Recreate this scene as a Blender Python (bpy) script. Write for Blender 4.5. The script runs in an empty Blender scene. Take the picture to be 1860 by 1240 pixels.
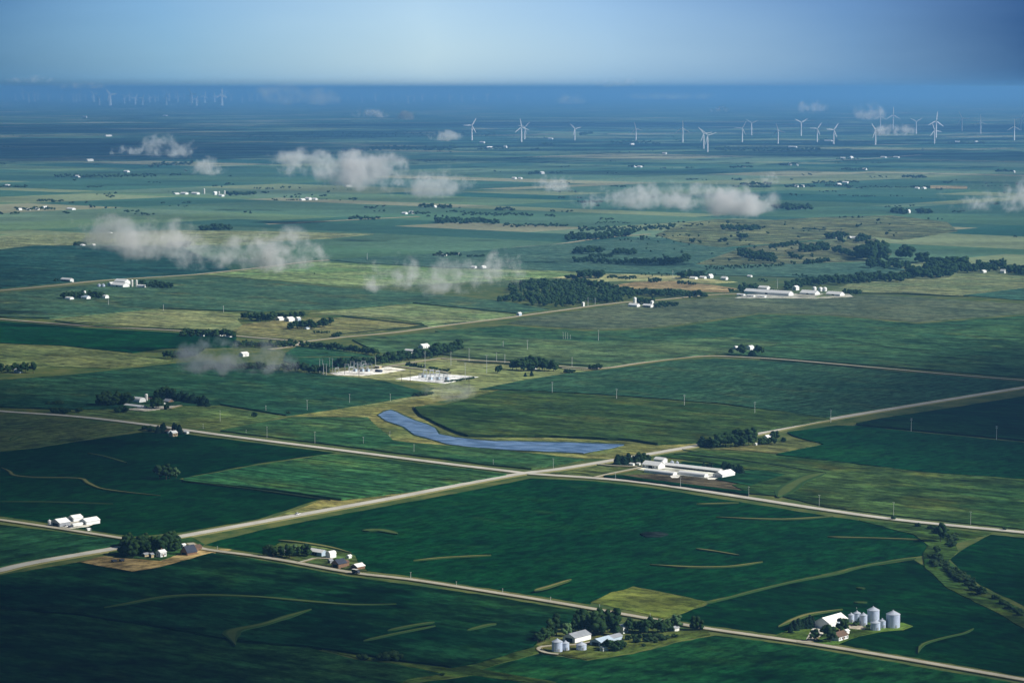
import bpy, bmesh, math, random
import numpy as np
from mathutils import Vector, Matrix, noise as mnoise
from mathutils.geometry import tessellate_polygon

random.seed(7)
rng = np.random.default_rng(7)
scene = bpy.context.scene
col = scene.collection
R = math.radians

# ------------------------------------------------------------------ camera
H = 320.0                      # metres above the plain
FPX, PW, PH, HOR = 4770.0, 1860.0, 1240.0, 160.0
PITCH = math.atan((PH / 2 - HOR) / FPX)
cam = bpy.data.cameras.new("camera")
cam.sensor_width = 36.0
cam.lens = 36.0 * FPX / PW
cam.clip_start = 1.0
cam.clip_end = 400000.0
camo = bpy.data.objects.new("camera", cam)
camo.location = (0, 0, H)
camo.rotation_euler = (math.pi / 2 - PITCH, 0, 0)
col.objects.link(camo)
scene.camera = camo

# ------------------------------------------------------------------ light
SUN_AZ, SUN_EL = R(108), R(36)      # clockwise from the view direction (+Y), height
SUNV = Vector((math.sin(SUN_AZ) * math.cos(SUN_EL), math.cos(SUN_AZ) * math.cos(SUN_EL), math.sin(SUN_EL)))
sun = bpy.data.lights.new("sun", 'SUN')
sun.energy = 5.0
sun.angle = R(0.5)
sun.color = (1.0, 0.955, 0.88)
suno = bpy.data.objects.new("sun", sun)
suno.rotation_euler = SUNV.to_track_quat('Z', 'Y').to_euler()
suno.location = (0, 0, 3000)
col.objects.link(suno)

world = bpy.data.worlds.new("World")
scene.world = world
world.use_nodes = True
wt = world.node_tree
wt.nodes.clear()
W = wt.nodes.new
def wl(a, b): wt.links.new(a, b)
sky = W('ShaderNodeTexSky'); sky.sky_type = 'NISHITA'; sky.sun_disc = False
sky.sun_elevation = SUN_EL; sky.sun_rotation = SUN_AZ
sky.air_density = 1.0; sky.dust_density = 0.4; sky.ozone_density = 3.0; sky.altitude = 300
tc = W('ShaderNodeTexCoord'); sp = W('ShaderNodeSeparateXYZ'); wl(tc.outputs['Generated'], sp.inputs[0])
# sky tint: paler straight ahead, darkened to the sides and higher up like lens vignetting
az = W('ShaderNodeMath'); az.operation = 'DIVIDE'; wl(sp.outputs['X'], az.inputs[0]); wl(sp.outputs['Y'], az.inputs[1])
nz = W('ShaderNodeTexNoise'); nz.inputs['Scale'].default_value = 9.0; nz.inputs['Detail'].default_value = 4
mp = W('ShaderNodeMapping'); mp.inputs['Scale'].default_value = (1, 1, 5); wl(tc.outputs['Generated'], mp.inputs[0]); wl(mp.outputs[0], nz.inputs['Vector'])
nadd = W('ShaderNodeMath'); nadd.operation = 'MULTIPLY_ADD'; nadd.inputs[1].default_value = 0.035; wl(nz.outputs['Fac'], nadd.inputs[0])
wl(az.outputs[0], nadd.inputs[2])
azr = W('ShaderNodeValToRGB')
mr = W('ShaderNodeMapRange'); mr.inputs['From Min'].default_value = -0.26; mr.inputs['From Max'].default_value = 0.26
wl(nadd.outputs[0], mr.inputs['Value']); wl(mr.outputs[0], azr.inputs[0])
AZ = [(0.0, (.08, .18, .30)), (.12, (.14, .27, .42)), (.28, (.48, .64, .78)), (.47, (1.0, 1.0, 1.0)), (.60, (.76, .84, .96)), (.78, (.34, .47, .68)), (.91, (.09, .17, .34)), (1.0, (.04, .10, .20))]
e = azr.color_ramp.elements
e[0].position, e[0].color = AZ[0][0], (*AZ[0][1], 1)
e[1].position, e[1].color = AZ[-1][0], (*AZ[-1][1], 1)
for p, c in AZ[1:-1]:
    q = e.new(p); q.color = (*c, 1)
elr = W('ShaderNodeValToRGB')
mr2 = W('ShaderNodeMapRange'); mr2.inputs['From Min'].default_value = -0.01; mr2.inputs['From Max'].default_value = 0.09
wl(sp.outputs['Z'], mr2.inputs['Value']); wl(mr2.outputs[0], elr.inputs[0])
EL = [(0.0, (.39, .55, .80)), (.12, (.39, .54, .79)), (.22, (.38, .51, .74)), (.42, (.33, .43, .64)), (1.0, (.115, .145, .145))]
e = elr.color_ramp.elements
e[0].position, e[0].color = EL[0][0], (*EL[0][1], 1)
e[1].position, e[1].color = EL[-1][0], (*EL[-1][1], 1)
for p, c in EL[1:-1]:
    q = e.new(p); q.color = (*c, 1)
m1 = W('ShaderNodeMix'); m1.data_type = 'RGBA'; m1.blend_type = 'MULTIPLY'; m1.inputs['Factor'].default_value = 1
sc_ = W('ShaderNodeVectorMath'); sc_.operation = 'SCALE'; sc_.inputs['Scale'].default_value = 1.42
wl(sky.outputs[0], sc_.inputs[0]); wl(sc_.outputs[0], m1.inputs['A']); wl(elr.outputs[0], m1.inputs['B'])
low = W('ShaderNodeMapRange'); low.inputs['From Min'].default_value = 0.05; low.inputs['From Max'].default_value = 0.2
low.inputs['To Min'].default_value = 1.0; low.inputs['To Max'].default_value = 0.0
wl(sp.outputs['Z'], low.inputs['Value'])
m2 = W('ShaderNodeMix'); m2.data_type = 'RGBA'; m2.blend_type = 'MULTIPLY'
wl(low.outputs[0], m2.inputs['Factor']); wl(m1.outputs['Result'], m2.inputs['A']); wl(azr.outputs[0], m2.inputs['B'])
bg = W('ShaderNodeBackground'); bg.inputs['Strength'].default_value = 0.15
wo = W('ShaderNodeOutputWorld')
wl(m2.outputs['Result'], bg.inputs[0]); wl(bg.outputs[0], wo.inputs[0])

vs = scene.view_settings
vs.view_transform = 'Standard'; vs.look = 'None'; vs.exposure = 0.35; vs.gamma = 1.0; vs.use_curve_mapping = False
cy = scene.cycles
cy.use_denoising = True
cy.max_bounces = 4; cy.diffuse_bounces = 1; cy.glossy_bounces = 1; cy.transmission_bounces = 2
cy.volume_bounces = 1; cy.transparent_max_bounces = 24
cy.volume_step_rate = 1.0; cy.volume_max_steps = 96
cy.use_adaptive_sampling = True; cy.adaptive_threshold = 0.02
cy.caustics_reflective = False; cy.caustics_refractive = False

# ------------------------------------------------------------------ helpers
def U(px, py, z=0.0):
    """picture point (photo pixels) -> the point of the plane z that it shows"""
    a = (px - PW / 2) / FPX
    b = -(py - PH / 2) / FPX
    dy = math.cos(PITCH) + b * math.sin(PITCH)
    dz = -math.sin(PITCH) + b * math.cos(PITCH)
    t = (z - H) / dz
    return Vector((a * t, dy * t, z))
def S(px, py):
    """pixels per metre at a ground point"""
    p = U(px, py)
    return FPX / (p.y * math.cos(PITCH) + H * math.sin(PITCH))
DA = R(90 - 40.0)      # heading (from +X, anticlockwise) of the main road that runs up to the right
DB = R(90 - 130.0)     # heading of the roads that run down to the right

def tag(o, label=None, cat=None, group=None, kind=None):
    if label: o['label'] = label
    if cat: o['category'] = cat
    if group: o['group'] = group
    if kind: o['kind'] = kind
    return o
def empty(name, loc, rz=0.0, s=1.0):
    o = bpy.data.objects.new(name, None)
    o.empty_display_size = 1
    o.location = loc; o.rotation_euler = (0, 0, rz); o.scale = (s, s, s) if not hasattr(s, '__len__') else s
    col.objects.link(o)
    return o
KIDS = {}
def link(o, parent=None):
    col.objects.link(o)
    if parent is not None:
        o.parent = parent
        KIDS.setdefault(parent.name, []).append(o)
    return o

class MB:
    def __init__(s): s.v = []; s.f = []
    def add(s, vs_, fs):
        n = len(s.v); s.v += [tuple(p) for p in vs_]; s.f += [tuple(i + n for i in f) for f in fs]
    def box(s, x0, x1, y0, y1, z0, z1):
        s.add([(x0,y0,z0),(x1,y0,z0),(x1,y1,z0),(x0,y1,z0),(x0,y0,z1),(x1,y0,z1),(x1,y1,z1),(x0,y1,z1)],
              [(0,3,2,1),(4,5,6,7),(0,1,5,4),(1,2,6,5),(2,3,7,6),(3,0,4,7)])
    def prof(s, pr, n=16, cx=0, cy=0, ph=0.0):
        vv = []
        for r, z in pr:
            for i in range(n):
                a = 2 * math.pi * i / n + ph
                vv.append((cx + r * math.cos(a), cy + r * math.sin(a), z))
        ff = []
        for k in range(len(pr) - 1):
            for i in range(n):
                j = (i + 1) % n
                ff.append((k*n+i, k*n+j, (k+1)*n+j, (k+1)*n+i))
        ff.append(tuple(range(n))[::-1]); ff.append(tuple((len(pr)-1)*n + i for i in range(n)))
        s.add(vv, ff)
    def bar(s, a, b, w=0.1, w2=None):
        a = Vector(a); b = Vector(b); w2 = w if w2 is None else w2
        d = (b - a).normalized()
        u = d.cross(Vector((0, 0, 1)))
        if u.length < 1e-3: u = Vector((1, 0, 0))
        u.normalize(); v = d.cross(u)
        vv = [a + u*w*i + v*w*j for i, j in ((-1,-1),(1,-1),(1,1),(-1,1))] + [b + u*w2*i + v*w2*j for i, j in ((-1,-1),(1,-1),(1,1),(-1,1))]
        s.add(vv, [(0,1,2,3),(7,6,5,4),(0,4,5,1),(1,5,6,2),(2,6,7,3),(3,7,4,0)])
    def build(s, name, mat, parent=None, smooth=False):
        me = bpy.data.meshes.new(name)
        me.from_pydata(s.v, [], s.f); me.materials.append(mat)
        if smooth:
            for p in me.polygons: p.use_smooth = True
        me.update()
        return link(bpy.data.objects.new(name, me), parent)

def np_mesh(name, V, F, mat, smooth=False):
    """V (n,3) array, F (m,3) triangles"""
    me = bpy.data.meshes.new(name)
    me.vertices.add(len(V)); me.vertices.foreach_set('co', np.asarray(V, dtype=np.float32).ravel())
    F = np.asarray(F, dtype=np.int32)
    me.loops.add(F.size); me.loops.foreach_set('vertex_index', F.ravel())
    me.polygons.add(len(F)); me.polygons.foreach_set('loop_start', np.arange(0, F.size, 3, dtype=np.int32))
    if smooth: me.polygons.foreach_set('use_smooth', np.ones(len(F), dtype=bool))
    me.materials.append(mat); me.update(calc_edges=True); me.validate()
    return me

# ------------------------------------------------------------------ materials
def newmat(name):
    m = bpy.data.materials.new(name); m.use_nodes = True
    nt = m.node_tree; nt.nodes.clear()
    return m, nt, nt.nodes.new, nt.links.new
def mixc(N, L, fac, a, b, bt='MIX'):
    m = N('ShaderNodeMix'); m.data_type = 'RGBA'; m.blend_type = bt
    for sock, val in (('Factor', fac), ('A', a), ('B', b)):
        if isinstance(val, bpy.types.NodeSocket): L(val, m.inputs[sock])
        elif sock == 'Factor': m.inputs[sock].default_value = val
        else: m.inputs[sock].default_value = (*val, 1) if len(val) == 3 else val
    return m.outputs['Result']
def mathn(N, L, op, a, b=None, clamp=False):
    m = N('ShaderNodeMath'); m.operation = op; m.use_clamp = clamp
    for i, v in enumerate((a, b)):
        if v is None: continue
        if isinstance(v, bpy.types.NodeSocket): L(v, m.inputs[i])
        else: m.inputs[i].default_value = v
    return m.outputs[0]
def ramp(N, L, src, lo, hi, a=0.0, b=1.0):
    m = N('ShaderNodeMapRange'); m.interpolation_type = 'SMOOTHSTEP'
    m.inputs['From Min'].default_value = lo; m.inputs['From Max'].default_value = hi
    m.inputs['To Min'].default_value = a; m.inputs['To Max'].default_value = b
    L(src, m.inputs['Value']); return m.outputs[0]
def noise(N, L, vec, scale, detail=3, rough=0.55):
    n = N('ShaderNodeTexNoise'); n.inputs['Scale'].default_value = scale
    n.inputs['Detail'].default_value = detail; n.inputs['Roughness'].default_value = rough
    L(vec, n.inputs['Vector']); return n.outputs['Fac']
def mapping(N, L, vec, rot=0.0, scale=(1, 1, 1), loc=(0, 0, 0)):
    # rotate first, then scale each rotated axis
    m = N('ShaderNodeVectorRotate'); m.rotation_type = 'Z_AXIS'; m.inputs['Angle'].default_value = rot; L(vec, m.inputs['Vector'])
    q = N('ShaderNodeMapping'); q.inputs['Scale'].default_value = scale; q.inputs['Location'].default_value = loc
    L(m.outputs[0], q.inputs['Vector']); return q.outputs[0]
def finish(m, N, L, color, rough=0.9, metal=0.0, spec=0.25):
    b = N('ShaderNodeBsdfPrincipled'); o = N('ShaderNodeOutputMaterial')
    if isinstance(color, bpy.types.NodeSocket): L(color, b.inputs['Base Color'])
    else: b.inputs['Base Color'].default_value = (*color, 1)
    b.inputs['Roughness'].default_value = rough; b.inputs['Metallic'].default_value = metal
    b.inputs['Specular IOR Level'].default_value = spec
    L(b.outputs[0], o.inputs[0]); return m, b

_FM = {}
def field_mat(c1, c2, row='B', streak=0.35, mott=0.35, pale=0.0, seed=0, palec=(.12, .13, .035)):
    key = (c1, c2, row, streak, mott, pale, seed)
    if key in _FM: return _FM[key]
    streak *= 1.35; mott *= 1.3
    m, nt, N, L = newmat("crop_surface_%d" % len(_FM))
    g = N('ShaderNodeNewGeometry'); pos = g.outputs['Position']
    ang = -(DA if row == 'A' else DB)
    off = (seed * 37.1, seed * 11.7, 0)
    big = noise(N, L, mapping(N, L, pos, ang, (1/160., 1/110., 1), off), 1.0, 4, 0.6)
    c = mixc(N, L, ramp(N, L, big, .33, .68), c1, c2)
    # crop rows and passes of the planter: long along the rows, narrow across
    st = noise(N, L, mapping(N, L, pos, ang, (1/260., 1/7., 1), off), 1.0, 3, 0.6)
    c = mixc(N, L, 1.0, c, mixc(N, L, ramp(N, L, st, .25, .75), (1 - streak,) * 3, (1 + streak,) * 3), 'MULTIPLY')
    # level, wind-flattened and wet streaks
    wv = noise(N, L, mapping(N, L, pos, 0.25, (1/45., 1/26., 1), off), 1.0, 5, 0.68)
    c = mixc(N, L, 1.0, c, mixc(N, L, ramp(N, L, wv, .28, .75), (1 - mott,) * 3, (1 + mott,) * 3), 'MULTIPLY')
    fi = noise(N, L, mapping(N, L, pos, ang, (1/14., 1/8., 1), off), 1.0, 5, 0.78)
    c = mixc(N, L, 1.0, c, mixc(N, L, ramp(N, L, fi, .33, .67), (.42,) * 3, (1.72,) * 3), 'MULTIPLY')
    # yellower, better drained ground
    yl = noise(N, L, mapping(N, L, pos, .9, (1/75., 1/38., 1), (off[0] - 5, 8, 0)), 1.0, 4, 0.6)
    c = mixc(N, L, ramp(N, L, yl, .5, .75, 0, .55), c, mixc(N, L, 1.0, c, (2.6, 1.35, .9) if c1[0] < .04 else (1.25, 1.15, .9), 'MULTIPLY'))
    if pale > 0:
        pn = noise(N, L, mapping(N, L, pos, 0.5, (1/70., 1/40., 1), (off[0] + 9, 3, 0)), 1.0, 5, 0.6)
        c = mixc(N, L, ramp(N, L, pn, .62, .76, 0, pale), c, palec)
    finish(m, N, L, c, 1.0, 0, 0.0)
    _FM[key] = m
    return m

def plain(name, c, rough=0.8, metal=0.0, spec=0.3, var=0.18, scale=0.6):
    m, nt, N, L = newmat(name)
    t = N('ShaderNodeTexCoord'); n = noise(N, L, t.outputs['Object'], scale, 4, 0.65)
    cc = mixc(N, L, ramp(N, L, n, .25, .75), tuple(x * (1 - var) for x in c), tuple(min(1, x * (1 + var)) for x in c))
    finish(m, N, L, cc, rough, metal, spec)
    return m
def sheet_metal(name, c, metal, rough, pitch=2.2, var=.12):
    m, nt, N, L = newmat(name)
    t = N('ShaderNodeTexCoord'); v = t.outputs['Object']
    w = N('ShaderNodeTexWave'); w.bands_direction = 'Z'; w.inputs['Scale'].default_value = pitch; L(v, w.inputs['Vector'])
    n = noise(N, L, mapping(N, L, v, 0, (.5, .5, .12)), 1.2, 4, 0.7)
    cc = mixc(N, L, ramp(N, L, n, .3, .75), tuple(x * (1 - var) for x in c), tuple(min(1, x * (1 + var)) for x in c))
    _, b = finish(m, N, L, cc, rough, metal, .5)
    bp = N('ShaderNodeBump'); bp.inputs['Strength'].default_value = .35; bp.inputs['Distance'].default_value = .05
    L(w.outputs['Fac'], bp.inputs['Height']); L(bp.outputs[0], b.inputs['Normal'])
    return m
M = {}
M['white'] = plain('white_painted_metal', (.80, .81, .80), .5, 0, .4, .06, .25)
M['roofwhite'] = plain('white_roof_sheet', (.82, .82, .80), .45, 0, .4, .06, .2)
M['grey'] = plain('grey_roof_sheet', (.33, .35, .38), .5, .2, .4, .15, .3)
M['dark'] = plain('dark_shingle_roof', (.035, .045, .07), .8, 0, .3, .25, .8)
M['brown'] = plain('brown_boards', (.20, .12, .075), .85, 0, .2, .25, 1.2)
M['brownroof'] = plain('brown_shingle_roof', (.13, .085, .06), .85, 0, .2, .25, 1.2)
M['blue'] = plain('pale_blue_sheet', (.42, .52, .62), .5, 0, .3, .1, .4)
M['opening'] = plain('dark_doorway', (.02, .022, .03), .9, 0, .1, .1, 1)
M['glass'] = plain('window_glass', (.03, .04, .06), .1, 0, .6, .1, 1)
M['steel'] = sheet_metal('galvanised_steel', (.50, .58, .74), .2, .45)
M['steelroof'] = sheet_metal('galvanised_roof', (.50, .55, .63), .2, .42, .01)
M['concrete'] = plain('silo_concrete', (.62, .62, .58), .8, 0, .2, .15, .4)
M['wood'] = plain('weathered_wood', (.10, .075, .055), .9, 0, .2, .3, 2)
M['galv'] = plain('pale_steel_pole', (.55, .58, .60), .6, 0, .3, .08, .5)
M['turb'] = plain('turbine_white', (.82, .83, .84), .5, 0, .4, .03, .05)
M['black'] = plain('black_rubber', (.015, .015, .018), .7, 0, .3, .2, 2)
M['tanwall'] = plain('tan_boards', (.45, .36, .22), .85, 0, .2, .15, .8)
M['bark'] = plain('bark', (.06, .045, .035), .95, 0, .1, .3, 3)

def foliage(name, c1, c2):
    m, nt, N, L = newmat(name)
    oi = N('ShaderNodeObjectInfo'); g = N('ShaderNodeNewGeometry')
    n = noise(N, L, g.outputs['Position'], .22, 4, .7)
    f = mathn(N, L, 'ADD', ramp(N, L, n, .3, .7, 0, .75), mathn(N, L, 'MULTIPLY', oi.outputs['Random'], .45), True)
    c = mixc(N, L, f, c1, c2)
    b = N('ShaderNodeBsdfPrincipled'); L(c, b.inputs['Base Color']); b.inputs['Roughness'].default_value = .8
    b.inputs['Specular IOR Level'].default_value = 0.0
    o = N('ShaderNodeOutputMaterial'); L(b.outputs[0], o.inputs[0])
    return m
M['leaf'] = foliage('leaves_broad', (.007, .022, .010), (.030, .062, .020))
M['leaflight'] = foliage('leaves_willow', (.03, .07, .03), (.08, .14, .06))
M['needle'] = foliage('needles', (.005, .016, .012), (.014, .034, .018))
M['bush'] = foliage('leaves_shrub', (.006, .022, .012), (.03, .055, .02))

def road_mat(name, c, edge, half):
    """pale road with darker wheel tracks; u runs across the ribbon (stored in a vertex attribute)"""
    m, nt, N, L = newmat(name)
    g = N('ShaderNodeNewGeometry'); at = N('ShaderNodeAttribute'); at.attribute_name = 'across'
    n1 = noise(N, L, g.outputs['Position'], .06, 4, .65); n2 = noise(N, L, g.outputs['Position'], .9, 3, .7)
    u = mathn(N, L, 'ABSOLUTE', mathn(N, L, 'ADD', at.outputs['Fac'], mathn(N, L, 'MULTIPLY', mathn(N, L, 'SUBTRACT', n2, .5), .35)))
    cc = mixc(N, L, ramp(N, L, n1, .3, .7), tuple(x * .85 for x in c), tuple(x * 1.1 for x in c))
    cc = mixc(N, L, ramp(N, L, u, half, half + .28), cc, edge)
    finish(m, N, L, cc, 1.0, 0, 0.0)
    return m
M['highway'] = road_mat('pale_concrete_road', (.50, .48, .42), (.20, .19, .08), .62)
M['gravelroad'] = road_mat('gravel_road', (.42, .39, .31), (.16, .14, .06), .55)
M['track'] = road_mat('grass_waterway', (.17, .17, .065), (.05, .085, .025), .45)
M['greentrack'] = road_mat('green_waterway', (.075, .11, .035), (.03, .07, .022), .4)

# ------------------------------------------------------------------ ground
def ground_mat():
    m, nt, N, L = newmat('farmland')
    g = N('ShaderNodeNewGeometry'); pos = g.outputs['Position']
    def cellcol(sx, sy, off):
        v = mapping(N, L, pos, -DA, (1 / sx, 1 / sy, 0), off)
        f = N('ShaderNodeVectorMath'); f.operation = 'FLOOR'; L(v, f.inputs[0])
        w = N('ShaderNodeTexWhiteNoise'); w.noise_dimensions = '3D'; L(f.outputs[0], w.inputs['Vector'])
        fr = N('ShaderNodeVectorMath'); fr.operation = 'FRACTION'; L(v, fr.inputs[0])
        return w.outputs['Value'], fr.outputs[0]
    wv, fr = cellcol(402, 805, (.4, .2, 0)); wv2, fr2 = cellcol(805, 402, (.1, .7, 0))
    wsel, _ = cellcol(805, 805, (.4, .2, 5))
    def cr(src, stops):
        r = N('ShaderNodeValToRGB'); r.color_ramp.interpolation = 'CONSTANT'; L(src, r.inputs[0])
        e = r.color_ramp.elements
        e[0].position, e[0].color = 0, (*stops[0], 1)
        e[1].position, e[1].color = 1 / len(stops), (*stops[1], 1)
        for i in range(2, len(stops)):
            q = e.new(i / len(stops)); q.color = (*stops[i], 1)
        return r.outputs[0]
    pal = [(.024, .056, .030), (.034, .066, .030), (.055, .085, .035), (.014, .044, .026), (.09, .105, .045), (.026, .056, .030), (.02, .048, .028), (.125, .12, .06), (.04, .072, .036), (.06, .09, .045)]
    c = mixc(N, L, mathn(N, L, 'GREATER_THAN', wsel, .5), cr(wv, pal), cr(wv2, pal[::-1]))
    c = mixc(N, L, 1.0, c, (2.1, 2.25, 2.7), 'MULTIPLY')  # whole patchwork brightened and blued, putting haze paleness into its colour
    fy = N('ShaderNodeSeparateXYZ'); L(pos, fy.inputs[0]); farw = ramp(N, L, fy.outputs['Y'], 9500, 13500, .12, 1)
    # woods and shelter belts far off
    wn = noise(N, L, mapping(N, L, pos, -0.35, (1/2600., 1/700., 1)), 1.0, 6, .68)
    c = mixc(N, L, mathn(N, L, 'MULTIPLY', farw, ramp(N, L, wn, .51, .56)), c, (.005, .018, .014))
    wn2 = noise(N, L, mapping(N, L, pos, -0.2, (1/1300., 1/230., 1), (7, 3, 0)), 1.0, 6, .72)
    c = mixc(N, L, mathn(N, L, 'MULTIPLY', farw, ramp(N, L, wn2, .54, .57, 0, .95)), c, (.005, .018, .014))
    wn3 = noise(N, L, mapping(N, L, pos, -0.9, (1/420., 1/150., 1), (2, 9, 0)), 1.0, 4, .7)
    farther = N('ShaderNodeSeparateXYZ'); L(pos, farther.inputs[0])
    c = mixc(N, L, mathn(N, L, 'MULTIPLY', ramp(N, L, wn3, .56, .60), ramp(N, L, farther.outputs['Y'], 8000, 12000)), c, (.006, .02, .015))
    big = noise(N, L, mapping(N, L, pos, 0, (1/900., 1/420., 1)), 1.0, 5, .6)
    c = mixc(N, L, 1.0, c, mixc(N, L, ramp(N, L, big, .3, .7), (.72,) * 3, (1.3,) * 3), 'MULTIPLY')
    fine = noise(N, L, pos, .05, 5, .7)
    c = mixc(N, L, 1.0, c, mixc(N, L, ramp(N, L, fine, .3, .7), (.75,) * 3, (1.25,) * 3), 'MULTIPLY')
    # close by: rough grass between the fields
    sx = N('ShaderNodeSeparateXYZ'); L(pos, sx.inputs[0])
    near = ramp(N, L, sx.outputs['Y'], 3800, 5200, 1, 0)
    gr = mixc(N, L, ramp(N, L, noise(N, L, pos, .03, 5, .7), .35, .68), (.045, .085, .026), (.13, .145, .045))
    c = mixc(N, L, near, c, gr)
    finish(m, N, L, c, 1.0, 0, 0.0)
    return m
ys = [-1500, 500, 1200, 2000, 3000, 4500, 7000, 12000, 22000, 45000, 80000, 119500]
xs = [-29500, -12000, -5000, -2000, -800, 0, 800, 2000, 5000, 12000, 29500]
gv = [(x, y, 0) for y in ys for x in xs]
gf = [(j*len(xs)+i, j*len(xs)+i+1, (j+1)*len(xs)+i+1, (j+1)*len(xs)+i) for j in range(len(ys)-1) for i in range(len(xs)-1)]
gm = MB(); gm.v = gv; gm.f = gf
tag(gm.build('ground', ground_mat()), kind='structure')

_layer = [0]
def inside_jit(pts, h, step=14.0, jit=0.8):
    """picture outline -> jittered outline on the plane z = h"""
    out = []
    n = len(pts)
    for i in range(n):
        a, b = U(*pts[i], h), U(*pts[(i + 1) % n], h)
        d = math.hypot(pts[i][0] - pts[(i+1) % n][0], pts[i][1] - pts[(i+1) % n][1])
        k = max(1, int(d / step))
        nr = Vector((-(b - a).y, (b - a).x, 0))
        if nr.length > 0: nr.normalize()
        for j in range(k):
            p = a.lerp(b, j / k)
            if j: p += nr * random.uniform(-jit, jit)
            out.append(p)
    return out
def field(name, pts, mat, h=0.1, jit=0.8, label=None):
    """a crop stand: top surface at crop height with standing edges"""
    _layer[0] += 1
    z = h + _layer[0] * 0.006
    P = inside_jit(pts, z, jit=jit)
    n = len(P)
    tris = tessellate_polygon([P])
    v = [tuple(p) for p in P] + [(p.x, p.y, -0.2) for p in P]
    f = []
    for t in tris:
        a, b, c = (P[i] for i in t)
        f.append(tuple(t) if (b - a).cross(c - a).z > 0 else (t[0], t[2], t[1]))
    area = sum(P[i].x * P[(i+1) % n].y - P[(i+1) % n].x * P[i].y for i in range(n))
    for i in range(n):
        j = (i + 1) % n
        f.append((i + n, j + n, j, i) if area > 0 else (i, j, j + n, i + n))
    mb = MB(); mb.v = v; mb.f = f
    o = mb.build(name, mat)
    tag(o, kind='structure')
    return o

def ribbon(name, pts, w, mat, z=0.75, wob=0.0, wobn=0.0):
    """a road or strip of real width along picture points"""
    raw = [U(x, y, z) for x, y in pts]
    # Catmull-Rom for smooth bends
    P = []
    for i in range(len(raw) - 1):
        p0, p1, p2, p3 = raw[max(i-1, 0)], raw[i], raw[i+1], raw[min(i+2, len(raw)-1)]
        k = max(3, min(24, int((p2 - p1).length / 14)))
        for j in range(k):
            t = j / k
            P.append(0.5 * ((2*p1) + (p2-p0)*t + (2*p0-5*p1+4*p2-p3)*t*t + (3*p1-p0-3*p2+p3)*t**3))
    P.append(raw[-1])
    v, f, u = [], [], []
    for i, p in enumerate(P):
        d = (P[min(i+1, len(P)-1)] - P[max(i-1, 0)]); d.z = 0; d.normalize()
        nr = Vector((-d.y, d.x, 0))
        ww = w * (1 + (mnoise.noise(p * 0.03) * wob if wob else 0))
        if wob:
            tt = i / (len(P) - 1); ww *= max(.12, min(1, 5 * tt, 5 * (1 - tt)))
        c = p + nr * (mnoise.noise(p * 0.012 + Vector((5, 0, 0))) * wobn)
        for s, uu, zz in ((1, 1, -.8), (.96, 1, 0), (.45, .45, .05), (-.45, -.45, .05), (-.96, -1, 0), (-1, -1, -.8)):
            q = c + nr * (s * ww / 2); v.append((q.x, q.y, z + zz)); u.append(uu)
        if i:
            b = i * 6
            for k in range(5): f.append((b-6+k, b-6+k+1, b+k+1, b+k))
    mb = MB(); mb.v = v; mb.f = f
    o = mb.build(name, mat)
    at = o.data.attributes.new('across', 'FLOAT', 'POINT'); at.data.foreach_set('value', u)
    tag(o, kind='structure')
    return o

# crop palettes: (base, second)
SOY = ((.0018, .026, .008), (.0035, .040, .011))
SOYD = ((.0012, .018, .0055), (.0025, .028, .0075))  # dark soybean green, deepened further to imitate corner falloff
CORN = ((.014, .050, .019), (.030, .072, .024))
CORNL = ((.030, .066, .026), (.06, .092, .034))
OLIV = ((.04, .075, .026), (.075, .10, .032))
GRASS = ((.085, .12, .036), (.15, .165, .055))
HAY = ((.13, .16, .055), (.20, .20, .085))
TANP = ((.24, .18, .075), (.34, .25, .11))
PAST = ((.085, .115, .055), (.14, .155, .07))
TEAL = ((.018, .050, .030), (.028, .064, .036))
MUDG = ((.038, .055, .028), (.06, .075, .036))
SOIL = ((.062, .056, .034), (.09, .075, .045))
GRAVEL = ((.60, .58, .52), (.74, .72, .66))
def fm(p, haze_lift=1.0, **k):
    q = [tuple(round(c * (haze_lift, haze_lift, 1 + (haze_lift - 1) * 1.35)[i], 4) for i, c in enumerate(t)) for t in p]
    return field_mat(q[0], q[1], **k)

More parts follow.
